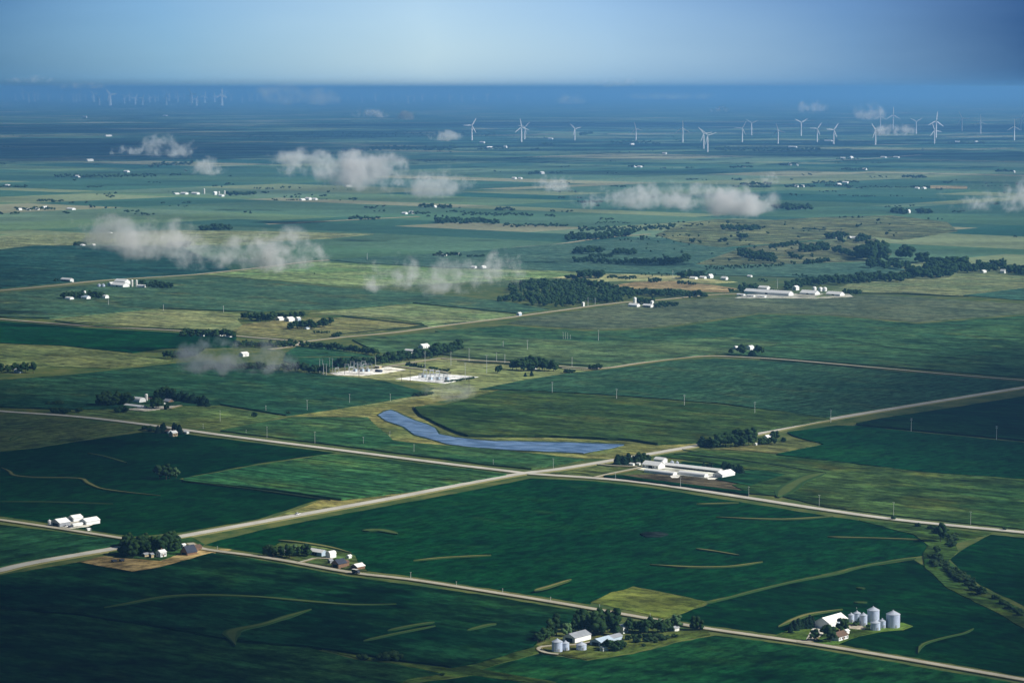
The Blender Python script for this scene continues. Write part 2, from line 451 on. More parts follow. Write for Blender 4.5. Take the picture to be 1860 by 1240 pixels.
FIELDS = [
 # name, outline, palette, height, options
 ('meadow', [(960,664),(1095,672),(1037,678),(950,695),(870,709),(800,722),(740,727),(660,737),(600,745),(515,757),(480,757),(560,747),(680,733),(760,718),(790,705),(770,697),(700,690),(640,684),(575,683),(597,672),(640,664),(700,658),(800,650),(850,652)], HAY, .12, dict(streak=.2, mott=.3)),
 ('crop_field', [(965,868),(840,893),(700,919),(560,945),(470,963),(400,980),(372,989),(470,1004),(640,1033),(745,1046),(900,1070),(1072,1097),(1075,1092),(1150,1064),(1283,1091),(1450,1052),(1560,1027),(1620,1016),(1680,1008),(1690,990),(1660,967),(1600,950),(1500,936),(1350,912),(1180,885),(1075,873)], SOY, .5, dict(row='A', streak=.12, mott=.22, pale=.35, palec=(.035,.10,.028))),
 ('crop_field', [(1290,1095),(1450,1055),(1560,1031),(1660,1016),(1690,1032),(1720,1062),(1760,1075),(1800,1100),(1860,1130),(1940,1160),(1940,1242),(1860,1228),(1740,1207),(1600,1183),(1470,1160),(1290,1136),(1215,1124),(1245,1112)], SOYD, .5, dict(row='B', streak=.15, mott=.3, seed=2)),
 ('hay_field', [(1073,1093),(1110,1075),(1150,1066),(1200,1075),(1283,1093),(1240,1112),(1205,1122),(1140,1107)], ((.065,.10,.018),(.12,.135,.03)), .25, dict(streak=.12, mott=.35, seed=3)),
 ('crop_field', [(1745,1000),(1800,970),(1940,984),(1940,1140),(1860,1100),(1780,1062),(1740,1030),(1725,1015)], SOYD, .6, dict(streak=.25, mott=.25, seed=4)),
 ('crop_field', [(1240,1164),(1300,1153),(1470,1175),(1600,1198),(1740,1222),(1940,1256),(1940,1320),(1100,1320),(1003,1238),(867,1217),(980,1186),(1067,1199),(1150,1187)], ((.0025,.028,.009),(.008,.050,.015)), .5, dict(row='A', streak=.15, mott=.5, seed=5)),
 ('crop_field', [(-60,1056),(0,1044),(145,1020),(240,1037),(290,1029),(385,1003),(460,1014),(640,1047),(880,1080),(1000,1100),(1110,1118),(1040,1125),(985,1150),(970,1170),(860,1202),(820,1209),(730,1198),(560,1171),(440,1163),(300,1138),(150,1114),(0,1101),(-60,1096)], ((.002,.020,.008),(.007,.038,.013)), 1.6, dict(row='B', streak=.3, mott=.55, seed=6)),  # this and the next crop darkened to deepen the lower left corner
 ('crop_field', [(-60,1100),(0,1105),(150,1118),(300,1142),(440,1167),(560,1175),(650,1198),(720,1205),(800,1222),(740,1232),(600,1320),(-60,1320)], ((.008,.042,.012),(.017,.056,.016)), .8, dict(streak=.25, mott=.5, seed=7)),
 ('crop_field', [(735,1243),(860,1226),(1000,1246),(1060,1320),(640,1320)], SOYD, .8, dict(seed=8)),
 ('crop_field', [(-60,945),(0,952),(120,967),(232,982),(212,989),(60,1015),(0,1028),(-60,1040)], ((.008,.042,.018),(.014,.055,.02)), 1.4, dict(row='A', seed=9)),
 ('crop_field', [(-60,827),(63,813),(260,784),(330,787),(395,795),(560,816),(610,822),(470,841),(325,869),(400,882),(560,898),(585,905),(470,942),(330,966),(240,974),(180,965),(90,950),(0,937),(-60,930)], SOYD, .6, dict(row='A', streak=.14, mott=.28, seed=10)),
 ('crop_field', [(333,868),(470,844),(600,824),(640,827),(720,836),(850,851),(920,860),(780,885),(620,905),(500,888),(333,872)], ((.018,.075,.028),(.035,.095,.03)), 1.8, dict(row='B', streak=.55, mott=.2, seed=11)),
 ('verge', [(470,948),(590,906),(620,906),(780,886),(900,863),(945,862),(850,875),(700,903),(540,933),(470,946)], ((.11,.13,.04),(.22,.19,.06)), .1, dict(streak=.2)),
 ('crop_field', [(-60,748),(0,753),(140,763),(262,778),(70,811),(-60,824)], OLIV, 1.0, dict(row='A', streak=.2, mott=.25, seed=12)),
 ('crop_field', [(400,781),(530,757),(620,757),(668,757),(715,800),(900,816),(1000,826),(1060,833),(965,850),(890,843),(620,808)], ((.02,.075,.028),(.045,.095,.033)), 1.2, dict(row='B', streak=.3, seed=13)),
 ('meadow', [(60,746),(170,741),(230,746),(330,737),(400,738),(520,756),(400,779),(270,763),(140,752)], ((.05,.095,.03),(.11,.14,.042)), .1, dict(streak=.35, mott=.3, seed=14)),
 ('lake_bank', [(515,756),(600,744),(740,727),(800,717),(870,709),(905,708),(800,728),(760,738),(756,745),(765,758),(840,787),(950,791),(1100,796),(1190,806),(1260,803),(1275,806),(1110,833),(1060,832),(950,824),(830,814),(720,800),(690,790),(665,757)], ((.10,.13,.04),(.19,.18,.06)), .1, dict(streak=.2, mott=.4)),
 ('corn_field', [(903,709),(1000,712),(1150,722),(1310,735),(1430,748),(1508,759),(1400,778),(1270,800),(1195,804),(1150,797),(1000,790),(850,789),(830,783),(765,753),(757,744),(753,738),(807,735)], ((.018,.050,.016),(.042,.074,.020)), 2.4, dict(row='B', streak=.3, mott=.35, seed=15)),
 ('crop_field', [(870,706),(950,690),(1037,677),(1090,672),(1240,653),(1300,651),(1430,657),(1600,672),(1860,694),(1940,700),(1860,699),(1700,725),(1500,757),(1310,732),(1150,719),(1000,710),(890,706)], ((.016,.050,.024),(.026,.066,.030)), 1.0, dict(row='A', streak=.22, mott=.25, seed=16)),
 ('crop_field', [(790,601),(920,591),(1000,597),(1070,602),(1180,598),(1240,592),(1380,571),(1507,574),(1667,588),(1860,573),(1940,570),(1940,698),(1860,685),(1600,664),(1430,650),(1345,644),(1290,642),(1180,655),(1100,663),(1000,640),(900,620),(830,610)], ((.016,.048,.020),(.028,.066,.024)), 1.0, dict(row='B', streak=.3, mott=.45, seed=17)),
 ('crop_field', [(640,616),(790,603),(900,610),(1070,620),(1330,612),(1420,622),(1345,640),(1290,642),(1180,655),(1095,664),(1000,659),(850,648),(800,642),(750,638),(690,640)], CORNL, 1.4, dict(row='B', streak=.2, mott=.5, seed=18, pale=.3)),
 ('crop_field', [(950,578),(1070,562),(1130,552),(1200,548),(1340,538),(1500,541),(1580,535),(1760,546),(1940,556),(1940,568),(1860,570),(1667,585),(1507,572),(1380,568),(1240,588),(1180,595),(1070,598),(920,588)], MUDG, .6, dict(row='B', streak=.3, mott=.3, pale=.7, seed=19)),
 ('crop_field', [(1480,540),(1540,516),(1600,510),(1700,500),(1740,496),(1860,500),(1940,500),(1940,528),(1860,523),(1760,535),(1740,537),(1640,531),(1560,531)], ((.065,.09,.036),(.10,.11,.045)), .8, dict(streak=.35, seed=20)),
 ('crop_field', [(1750,536),(1860,523),(1940,516),(1940,550),(1860,545)], TEAL, .9, dict(seed=21)),
 ('stubble_field', [(1106,519),(1153,512),(1222,510),(1300,518),(1340,524),(1320,531),(1262,529),(1234,524),(1145,524)], ((.22,.17,.08),(.30,.23,.12)), .2, dict(streak=.25)),
 ('stubble_field', [(425,590),(500,582),(560,577),(620,577),(703,580),(767,589),(700,600),(620,609),(545,618),(433,607),(422,600)], ((.13,.145,.055),(.19,.18,.075)), .2, dict(streak=.35, mott=.3)),
 ('hay_field', [(90,580),(187,570),(290,562),(400,566),(450,571),(430,580),(440,590),(425,600),(333,597),(167,588)], ((.08,.11,.04),(.13,.14,.055)), .5, dict(streak=.3, seed=22)),
 ('hay_field', [(560,568),(620,563),(753,552),(850,562),(937,571),(860,584),(780,595),(765,586),(700,577),(620,572)], ((.075,.12,.04),(.13,.15,.06)), .5, dict(streak=.3, seed=23)),
 ('crop_field', [(-60,538),(100,523),(250,508),(420,504),(620,523),(750,530),(900,545),(1000,561),(940,568),(750,549),(620,560),(460,565),(290,559),(90,577),(0,575),(-60,573)], ((.022,.052,.026),(.034,.066,.030)), 1.2, dict(row='B', streak=.25, seed=24)),
 ('crop_field', [(-60,580),(0,583),(167,596),(320,604),(430,612),(420,630),(300,632),(240,640),(120,627),(0,622),(-60,620)], SOYD, .8, dict(row='B', seed=25)),
 ('hay_field', [(-60,622),(0,624),(120,630),(240,642),(310,655),(200,668),(90,665),(0,672),(-60,676)], ((.06,.085,.028),(.09,.105,.036)), .5, dict(seed=26)),
 ('crop_field', [(-60,685),(0,690),(130,680),(310,660),(380,655),(500,672),(640,685),(700,692),(775,712),(660,733),(560,748),(520,753),(400,733),(300,735),(230,740),(140,742),(0,738),(-60,732)], ((.011,.044,.021),(.020,.058,.026)), 1.4, dict(row='B', streak=.2, mott=.35, seed=27)),
 ('crop_field', [(540,628),(600,632),(690,650),(660,665),(560,668),(515,655),(520,640)], ((.010,.045,.02),(.018,.058,.024)), .8, dict(seed=28)),
 ('crop_field', [(-60,458),(0,453),(60,446),(200,446),(330,449),(380,470),(420,490),(300,501),(187,506),(0,523),(-60,528)], ((.008,.030,.022),(.012,.040,.027)), 1.2, dict(seed=29)),
 ('hay_field', [(367,499),(470,488),(580,475),(640,478),(820,488),(1000,490),(1065,496),(1000,504),(760,516),(620,520),(520,511),(420,503)], ((.06,.11,.035),(.11,.14,.05)), .6, dict(streak=.4, seed=30)),
 ('crop_field', [(590,471),(790,461),(1013,443),(1180,430),(1260,444),(1340,452),(1260,480),(1300,482),(1480,478),(1580,478),(1650,490),(1520,505),(1300,499),(1060,493),(820,486),(640,476)], ((.026,.058,.036),(.038,.072,.042)), .9, dict(row='B', streak=.2, mott=.3, seed=31)),
 ('hay_field', [(990,504),(1060,496),(1130,498),(1220,500),(1340,512),(1290,515),(1220,510),(1150,510),(1090,511)], ((.13,.15,.055),(.20,.19,.08)), .2, dict(seed=32)),
 ('hay_field', [(-60,434),(0,430),(120,425),(300,418),(500,420),(680,425),(600,433),(330,446),(180,443),(40,447),(-60,455)], ((.085,.105,.045),(.12,.13,.055)), .3, dict(streak=.4, seed=33)),
 ('pasture', [(1190,426),(1240,406),(1300,398),(1400,400),(1500,394),(1620,391),(1720,403),(1740,420),(1640,436),(1590,430),(1480,436),(1380,444),(1300,450),(1240,441)], PAST, .2, dict(streak=.3, mott=.6, seed=34, pale=.8, palec=(.2,.17,.08))),
 ('pasture', [(1230,470),(1300,455),(1380,446),(1480,438),(1590,432),(1620,462),(1580,474),(1480,477),(1360,482),(1280,483)], ((.085,.11,.055),(.13,.14,.075)), .2, dict(streak=.3, mott=.5, seed=35)),
 ('verge', [(1000,858),(1090,846),(1160,849),(1120,858),(1080,866),(1050,866)], ((.07,.11,.034),(.11,.13,.04)), .1, dict(seed=36)),
 ('meadow', [(1200,828),(1280,816),(1360,822),(1410,827),(1500,833),(1560,844),(1640,851),(1800,864),(1940,875),(1940,968),(1640,937),(1500,919),(1420,900),(1365,896),(1330,880),(1428,861),(1340,848),(1270,836)], ((.018,.056,.016),(.042,.078,.022)), .6, dict(row='B', streak=.3, mott=.45, seed=37)),
 ('crop_field', [(1410,824),(1497,806),(1440,790),(1430,784),(1520,772),(1560,773),(1700,788),(1860,803),(1940,811),(1940,875),(1860,869),(1673,856),(1573,843),(1473,832)], ((.003,.034,.012),(.005,.045,.014)), .9, dict(row='A', streak=.12, mott=.25, seed=38)),
 ('crop_field', [(1555,768),(1600,759),(1760,735),(1860,719),(1940,706),(1940,806),(1860,798),(1700,783),(1560,770)], ((.002,.020,.008),(.005,.028,.009)), 1.5, dict(seed=39)),
 ('meadow', [(1290,815),(1340,811),(1400,803),(1440,797),(1497,805),(1410,823),(1360,818)], ((.08,.10,.035),(.15,.14,.05)), .2, dict(seed=40)),
 ('soil_patch', [(1130,862),(1200,860),(1300,869),(1362,881),(1360,893),(1300,888),(1180,873)], SOIL, .1, dict(streak=.3, seed=41)),
 ('crop_field', [(1100,862),(1130,862),(1180,870),(1300,885),(1360,891),(1360,897),(1180,873),(1096,863.5)], SOYD, 1.8, dict(row='B', streak=.2, seed=42)),
 ('crop_field', [(1340,853),(1390,854),(1426,861),(1362,881),(1300,869)], ((.006,.042,.018),(.02,.06,.02)), .8, dict(seed=43)),
 ('crop_field', [(1240,838),(1300,843),(1340,850),(1300,852),(1230,842)], SOY, .8, dict(seed=44)),
 ('lawn', [(1395,1158),(1420,1148),(1475,1135),(1545,1128),(1640,1130),(1658,1136),(1640,1143),(1600,1146),(1560,1154),(1522,1169),(1500,1170),(1440,1163)], ((.05,.10,.018),(.09,.13,.028)), .1, dict(row='A', streak=.2, seed=45)),
 ('lawn', [(975,1170),(1005,1187),(1067,1197),(1150,1184),(1240,1161),(1290,1152),(1285,1143),(1240,1145),(1110,1155),(1040,1150)], ((.055,.09,.018),(.12,.13,.035)), .1, dict(row='A', streak=.2, seed=46)),
 ('verge', [(860,1206),(975,1170),(985,1182),(870,1214),(1010,1238),(990,1240),(850,1226),(740,1238),(700,1236),(800,1220),(650,1194),(560,1173),(562,1170),(730,1197),(820,1211)], ((.035,.075,.016),(.065,.095,.02)), .15, dict(seed=47)),
 ('bare_yard', [(140,1020),(190,1009),(225,1013),(290,1018),(330,1005),(380,996),(420,997),(385,1004),(300,1028),(240,1037),(150,1023)], TANP, .1, dict(row='A', streak=.4, mott=.4)),
 ('lawn', [(200,1000),(230,985),(310,972),(350,975),(372,988),(330,1004),(290,1016),(230,1011),(195,1007)], ((.02,.06,.015),(.05,.08,.025)), .1, dict(seed=48)),
 ('lawn', [(480,1002),(509,984),(560,988),(620,998),(645,1008),(650,1020),(668,1037),(640,1034),(560,1021)], ((.035,.08,.02),(.08,.10,.03)), .1, dict(seed=49)),
 ('creek_bank', [(1560,944),(1640,951),(1800,968),(1735,985),(1740,1000),(1722,1018),(1760,1045),(1775,1065),(1860,1108),(1940,1142),(1940,1165),(1860,1140),(1800,1106),(1720,1067),(1680,1030),(1676,1005),(1686,990),(1660,970)], ((.008,.040,.010),(.034,.068,.016)), .2, dict(seed=50, mott=.5)),
 ('gravel_pad', [(597,677),(640,672),(690,669),(705,665),(737,671),(700,677),(655,682),(610,681)], GRAVEL, .1, dict(streak=.1, mott=.15)),
 ('gravel_pad', [(718,688),(765,681),(798,678),(869,684),(807,696),(765,692)], ((.70,.70,.68),(.80,.80,.78)), .1, dict(streak=.1, mott=.12)),
 ('gravel_yard', [(1462,1165),(1474,1142),(1482,1137),(1502,1142),(1492,1153),(1480,1160),(1474,1169)], ((.42,.40,.34),(.52,.50,.44)), .15, dict(streak=.1, mott=.2)),
 ('gravel_yard', [(1536,1133),(1560,1134),(1573,1139),(1570,1143),(1540,1140)], ((.34,.30,.22),(.45,.40,.32)), .15, dict(streak=.1, mott=.3)),
 ('gravel_yard', [(1150,851),(1165,845),(1215,848),(1300,858),(1310,868),(1290,870),(1270,866),(1215,860)], ((.5,.5,.42),(.62,.62,.55)), .15, dict(streak=.1, mott=.3)),
 ('gravel_pad', [(1217,864),(1226,861),(1236,863),(1232,867),(1220,867)], GRAVEL, .2, dict(streak=.1, mott=.1, seed=1)),
 ('gravel_pad', [(1283,866),(1292,862),(1303,866),(1298,870),(1286,870)], GRAVEL, .2, dict(streak=.1, mott=.1, seed=1)),
 ('gravel_yard', [(86,953),(120,946),(150,940),(176,948),(160,955),(120,959)], ((.42,.40,.33),(.55,.52,.45)), .15, dict(streak=.1, mott=.3, seed=1)),
 ('gravel_yard', [(210,738),(245,733),(300,731),(338,732),(312,741),(262,746),(225,743)], ((.25,.23,.17),(.45,.43,.36)), .15, dict(streak=.1, mott=.4, seed=1)),
 ('gravel_yard', [(728,641),(745,634),(777,626),(792,630),(780,640),(745,643)], ((.5,.5,.46),(.62,.62,.58)), .15, dict(streak=.1, mott=.3, seed=1)),
 ('gravel_yard', [(190,522),(240,514),(280,519),(310,524),(250,528),(195,526)], ((.28,.26,.2),(.4,.38,.3)), .15, dict(streak=.1, mott=.4, seed=2)),
 ('gravel_yard', [(1335,541),(1360,534),(1440,533),(1540,532),(1550,539),(1480,542),(1400,541)], ((.3,.3,.24),(.5,.5,.45)), .15, dict(streak=.1, mott=.4, seed=2)),
 ('stubble_field', [(1690,337),(1757,338),(1757,343),(1690,342)], ((.26,.21,.11),(.34,.28,.15)), .15, dict(seed=3)),
 ('wet_hollow', [(1162,968),(1175,965),(1200,965),(1214,969),(1200,973),(1172,973)], ((.006,.014,.016),(.012,.022,.02)), .62, dict(mott=.5)),
]
for nme, pts, pal, h, kw in FIELDS:
    ym = sum(q[1] for q in pts) / len(pts)
    if h <= .6 and nme == 'crop_field': h = .05
    haze_lift = 1.0 if (ym > 760 or 'gravel' in nme or nme in ('pasture', 'stubble_field')) else 1.0 + .75 * min(1, (760 - ym) / 220)  # farther crops get a paler, bluer colour that paints in distance haze
    field(nme, pts, fm(pal, haze_lift=haze_lift, **kw), h, jit=.9 if 'gravel' not in nme else .5)

# ------------------------------------------------------------------ lake
def water_mat():
    m, nt, N, L = newmat('lake_water')
    g = N('ShaderNodeNewGeometry'); pos = g.outputs['Position']
    n = noise(N, L, mapping(N, L, pos, .3, (1/22., 1/9., 1)), 1, 4, .65)
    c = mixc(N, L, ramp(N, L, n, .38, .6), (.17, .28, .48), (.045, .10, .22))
    wd = noise(N, L, mapping(N, L, pos, .3, (1/30., 1/12., 1), (4, 4, 0)), 1, 6, .75)
    c = mixc(N, L, ramp(N, L, wd, .60, .68, 0, .8), c, (.05, .065, .035))
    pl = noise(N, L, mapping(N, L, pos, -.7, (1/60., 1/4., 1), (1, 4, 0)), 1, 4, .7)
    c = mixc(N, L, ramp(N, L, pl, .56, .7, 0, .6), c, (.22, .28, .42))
    _, b = finish(m, N, L, c, .3, 0, .45)
    r = noise(N, L, pos, .8, 3, .7)
    bp = N('ShaderNodeBump'); bp.inputs['Strength'].default_value = .6; bp.inputs['Distance'].default_value = .25
    L(r, bp.inputs['Height']); L(bp.outputs[0], b.inputs['Normal'])
    return m
LAKE = [(687,753),(698,747),(710,744),(720,748),(753,763),(775,770),(790,777),(797,788),(827,794),(887,800),(987,802),(1060,804),(1133,807),(1115,812),(1100,815),(1060,822),(987,819),(920,816),(853,811),(813,806),(787,798),(753,789),(733,774),(700,763)]
lk = field('lake', LAKE, water_mat(), .45, jit=1.2)
# muddy shore ring just below the water sheet
cx_, cy_ = sum(p[0] for p in LAKE) / len(LAKE), sum(p[1] for p in LAKE) / len(LAKE)
shore = []
n = len(LAKE)
for i, (x, y) in enumerate(LAKE):
    ax, ay = LAKE[i-1]; bx, by = LAKE[(i+1) % n]
    dx, dy = (bx-ax), (by-ay); l = math.hypot(dx, dy * 4) or 1
    shore.append((x + dy * 4 / l * 3.2, y - dx / l * 1.5))
field('lake_shore', shore, fm(((.02,.05,.03),(.05,.075,.03)), streak=.1, seed=60), .02, jit=1.0)

# ------------------------------------------------------------------ roads
ROADS = [
 ('highway', [(-60,1048),(0,1035),(60,1021),(215,994),(325,974),(540,935),(700,906),(850,877),(950,859),(1010,852),(1120,834),(1270,808),(1400,782),(1500,762),(1680,732),(1860,703),(1940,690)], 13, 'highway'),
 ('highway', [(-60,739),(0,746),(140,756),(270,771),(400,789),(620,817),(800,840),(900,852),(970,860),(1075,867),(1180,877),(1350,902),(1500,925),(1640,944),(1860,966),(1940,974)], 11, 'highway'),
 ('gravel_road', [(345,985),(370,996),(460,1008),(540,1021),(640,1039),(745,1051),(880,1072),(1010,1093),(1195,1125),(1290,1141),(1450,1164),(1600,1188),(1740,1212),(1860,1233),(1940,1248)], 7.5, 'gravelroad'),
 ('gravel_road', [(-60,935),(0,943),(90,956),(200,973),(240,979),(275,981),(325,975)], 7, 'gravelroad'),
 ('gravel_road', [(800,650),(840,653),(935,658),(1020,665),(1095,668),(1160,659),(1240,649),(1290,646),(1345,648),(1430,653),(1600,668),(1720,679),(1860,690),(1940,697)], 8, 'gravelroad'),
 ('gravel_road', [(545,621),(620,612),(718,603),(830,588),(920,577),(953,572),(1020,563),(1070,556),(1130,549),(1200,544),(1290,535),(1345,533)], 9, 'gravelroad'),
 ('gravel_road', [(-60,574),(0,579),(167,592),(320,600),(433,610),(540,619)], 9, 'gravelroad'),
 ('gravel_road', [(488,634),(535,628),(548,620)], 8, 'gravelroad'),
 ('gravel_road', [(-60,531),(0,527),(100,518),(187,509),(327,500),(367,497),(470,486),(580,473),(713,468),(787,463),(870,457),(940,449),(1013,443),(1100,431),(1180,425)], 10, 'gravelroad'),
 ('gravel_road', [(-60,538),(0,542),(100,545),(190,546)], 8, 'gravelroad'),
 ('gravel_road', [(483,407),(620,400),(760,393)], 14, 'gravelroad'),
 ('gravel_road', [(1487,292),(1580,288),(1673,281)], 22, 'gravelroad'),
 ('driveway', [(541,1021),(560,1016),(575,1012.5),(606,1014)], 3.5, 'gravelroad'),
 ('driveway', [(1075,1164),(1050,1169),(1015,1171),(985,1173),(979,1178),(992,1184),(1015,1187)], 3.5, 'gravelroad'),
 ('driveway', [(1080,866),(1115,858),(1150,851),(1165,847)], 5, 'gravelroad'),
 ('driveway', [(1085,842),(1120,845),(1165,846)], 4, 'gravelroad'),
 ('driveway', [(1448,1163),(1470,1163),(1480,1155)], 6, 'gravelroad'),
 ('driveway', [(308,741),(325,736),(338,733)], 5, 'gravelroad'),
 ('driveway', [(650,668),(706,664),(740,667),(794,673),(815,677)], 6, 'gravelroad'),
 ('driveway', [(706,664),(760,656),(800,650)], 6, 'gravelroad'),
 ('driveway', [(1095,668),(1060,671),(1020,668)], 5, 'gravelroad'),
]
for i, (nme, pts, w, mt) in enumerate(ROADS):
    ribbon(nme, pts, w, M[mt], z=.75 + i * .012)
STRIPS = [
 ([(752,1017),(800,1012),(850,1009),(892,1007)], 4, 'track'), ([(970,1071),(1000,1063),(1038,1051)], 4.5, 'track'),
 ([(1180,1024),(1250,1028),(1310,1028),(1345,1025),(1385,1019)], 4, 'track'), ([(1264,995),(1300,1000),(1342,1007)], 3.2, 'track'),
 ([(1300,938),(1380,941),(1440,941),(1512,936)], 4, 'track'), ([(1503,974),(1580,976),(1672,979)], 3.5, 'track'), ([(1265,914),(1300,913),(1342,912)], 3, 'track'),
 ([(1285,1094),(1330,1083),(1400,1064),(1450,1052),(1520,1040),(1560,1028),(1620,1018),(1665,1013)], 3.2, 'greentrack'),
 ([(3,848),(18,855),(25,862),(60,866),(140,868),(155,875),(180,885),(220,891),(292,899)], 3.6, 'track'), ([(160,822),(190,827),(230,840)], 3.5, 'greentrack'),
 ([(0,910),(100,911),(205,914)], 1.8, 'greentrack'),
 ([(190,1102),(233,1095),(300,1083),(367,1080),(467,1083),(547,1090),(640,1097),(720,1096)], 5, 'greentrack'), ([(283,1031),(330,1040),(400,1048),(440,1056),(480,1066),(535,1074),(600,1082)], 5.5, 'greentrack'),
 ([(565,1105),(520,1120),(480,1133),(435,1142),(422,1150),(426,1170)], 8, 'greentrack'), ([(705,1144),(745,1135),(788,1128)], 5, 'greentrack'), ([(848,1143),(880,1134),(900,1131)], 4, 'greentrack'),
 ([(1668,1184),(1678,1168),(1715,1156),(1750,1148),(1768,1140)], 2.2, 'greentrack'),
 ([(18,800),(28,793),(42,790)], 8, 'greentrack'), ([(1412,1136),(1445,1122),(1475,1113),(1530,1105)], 4, 'track'),
 ([(505,980),(540,983),(600,992),(640,1003)], 5, 'track'), ([(1418,902),(1440,880),(1470,865),(1500,858)], 16, 'greentrack'), ([(700,834),(750,849),(860,850)], 4, 'greentrack'),
 ([(660,1162),(720,1149),(790,1135)], 3.5, 'greentrack'), ([(660,963),(690,962),(720,969)], 9, 'greentrack'),
 ([(1240,815),(1330,830),(1420,848),(1500,858)], 3, 'greentrack'), ([(1550,1092),(1575,1092)], 3, 'greentrack'), ([(1555,1066),(1572,1067)], 3, 'greentrack'),
 ([(540,648),(620,648),(700,650)], 5, 'track'),
]
for i, (pts, w, mt) in enumerate(STRIPS):
    ribbon('grass_waterway', pts, w, M[mt], z=1.0 + i * .006 if pts[0][1] < 1060 or pts[0][0] > 1000 else 2.2 + i * .006, wob=.6, wobn=3.0)
# dark hedge-like field edges seen as thin lines
for i, (pts, w) in enumerate([([(750,737),(765,753),(830,783),(850,788),(1000,789),(1150,796),(1195,803)], 2.2), ([(1225,823),(1290,828),(1400,842),(1500,858)], 3), ([(100,582),(180,592),(330,597),(430,602)], 5), ([(435,583),(470,580),(560,570)], 4),
        ([(620,573),(700,582),(770,589)], 6), ([(1520,531),(1640,533),(1760,538)], 8), ([(1507,612),(1570,622),(1620,630),(1700,636)], 4), ([(1460,413),(1500,418)], 14), ([(620,606),(760,592),(860,583)], 4), ([(330,872),(480,890),(600,907)], 2.5),
        ([(830,655),(940,661),(1020,668)], 4), ([(1640,676),(1500,661),(1380,652)], 4)]):
    ribbon('ditch_growth', pts, w, M['bush'], z=1.35 + i * .01, wob=.5, wobn=1.0)
#PART2
# ------------------------------------------------------------------ haze
mb = MB(); mb.box(-29900, 29900, -1900, 119900, -1.5, H + 45)
hm, nt, N, L = newmat('air')
pv = N('ShaderNodeVolumePrincipled'); pv.inputs['Color'].default_value = (.19, .50, 1.0, 1)
pv.inputs['Density'].default_value = 4.5e-5; pv.inputs['Anisotropy'].default_value = 0.0
pv.inputs['Density Attribute'].default_value = ""
o_ = N('ShaderNodeOutputMaterial'); L(pv.outputs[0], o_.inputs['Volume'])
tag(mb.build('haze', hm), kind='stuff')

# ------------------------------------------------------------------ clouds
def ico(sub):
    bm = bmesh.new(); bmesh.ops.create_icosphere(bm, subdivisions=sub, radius=1.0)
    v = np.array([x.co[:] for x in bm.verts]); f = np.array([[q.index for q in x.verts] for x in bm.faces]); bm.free()
    return v, f
def mesh_of(v, f, mat, name):
    return np_mesh(name, v, f, mat, True)

# unseen clouds added above the frame to darken corners and far bands
def shade_cloud_mat(op, seed):
    m, nt, N, L = newmat('shade_cloud_surface')
    t = N('ShaderNodeTexCoord'); g = N('ShaderNodeNewGeometry')
    s = N('ShaderNodeSeparateXYZ'); L(t.outputs['Object'], s.inputs[0])
    r = mathn(N, L, 'SQRT', mathn(N, L, 'ADD', mathn(N, L, 'MULTIPLY', s.outputs['X'], s.outputs['X']), mathn(N, L, 'MULTIPLY', s.outputs['Y'], s.outputs['Y'])))
    n = noise(N, L, mapping(N, L, t.outputs['Object'], 0, (1, 1, 1), (seed, seed * 2.3, 0)), 2.2, 4, .55)
    q = mathn(N, L, 'SUBTRACT', mathn(N, L, 'ADD', mathn(N, L, 'SUBTRACT', 1.0, r), mathn(N, L, 'MULTIPLY', n, .5)), .25)
    a = ramp(N, L, q, 0.02, .62, 0, op)
    d = N('ShaderNodeBsdfDiffuse'); d.inputs[0].default_value = (.85, .86, .88, 1)
    tr = N('ShaderNodeBsdfTransparent'); mx = N('ShaderNodeMixShader')
    L(a, mx.inputs[0]); L(tr.outputs[0], mx.inputs[1]); L(d.outputs[0], mx.inputs[2])
    o = N('ShaderNodeOutputMaterial'); L(mx.outputs[0], o.inputs[0]); return m
iv3, if3 = ico(3)
ALT = 1500.0
SHADE_CLOUDS = [  # shadow centre x, y on the ground, half sizes, opacity of each face
 (-520, 1380, 600, 620, .92), (850, 1400, 540, 640, .88), (0, 1080, 700, 300, .5), (-680, 2350, 480, 800, .7), (800, 2600, 520, 850, .7),
 (-1150, 3900, 560, 1100, .42), (1350, 4100, 520, 1200, .45), (-2700, 13800, 2600, 3400, .8), (-2300, 7600, 700, 1300, .45), (3000, 8500, 1500, 2200, .45), (5300, 20500, 2300, 4300, .8), (3600, 11800, 1300, 1500, .5),
 (1000, 23300, 3300, 2500, .7), (-1200, 18200, 1800, 1500, .5), (-100, 11800, 700, 700, .35), (1900, 12800, 1300, 900, .45), (450, 10000, 520, 380, .4), (-900, 22000, 1200, 1400, .35),
 (-4300, 20500, 2200, 3500, .7),
]
dk = []
for i, (x, y, rx, ry, op) in enumerate(SHADE_CLOUDS):
    c = Vector((x, y, 0)) + SUNV * (ALT / SUNV.z)
    v = iv3.copy()
    nn = np.array([mnoise.noise(Vector(p) * 1.8 + Vector((i * 7.0, 0, 0))) for p in iv3])
    v = iv3 * (1 + .25 * nn)[:, None]; v[:, 2] = np.where(v[:, 2] < 0, v[:, 2] * .35, v[:, 2])
    o = bpy.data.objects.new('cumulus_cloud', mesh_of(v, if3, shade_cloud_mat(op, i * 3.7), 'cumulus_cloud'))
    o.location = c; o.scale = (rx, ry, min(rx, ry) * .32)
    link(o)
    tag(o, 'unseen cloud added high overhead to shade the farmland', 'cloud', 'unseen clouds added overhead for shade')

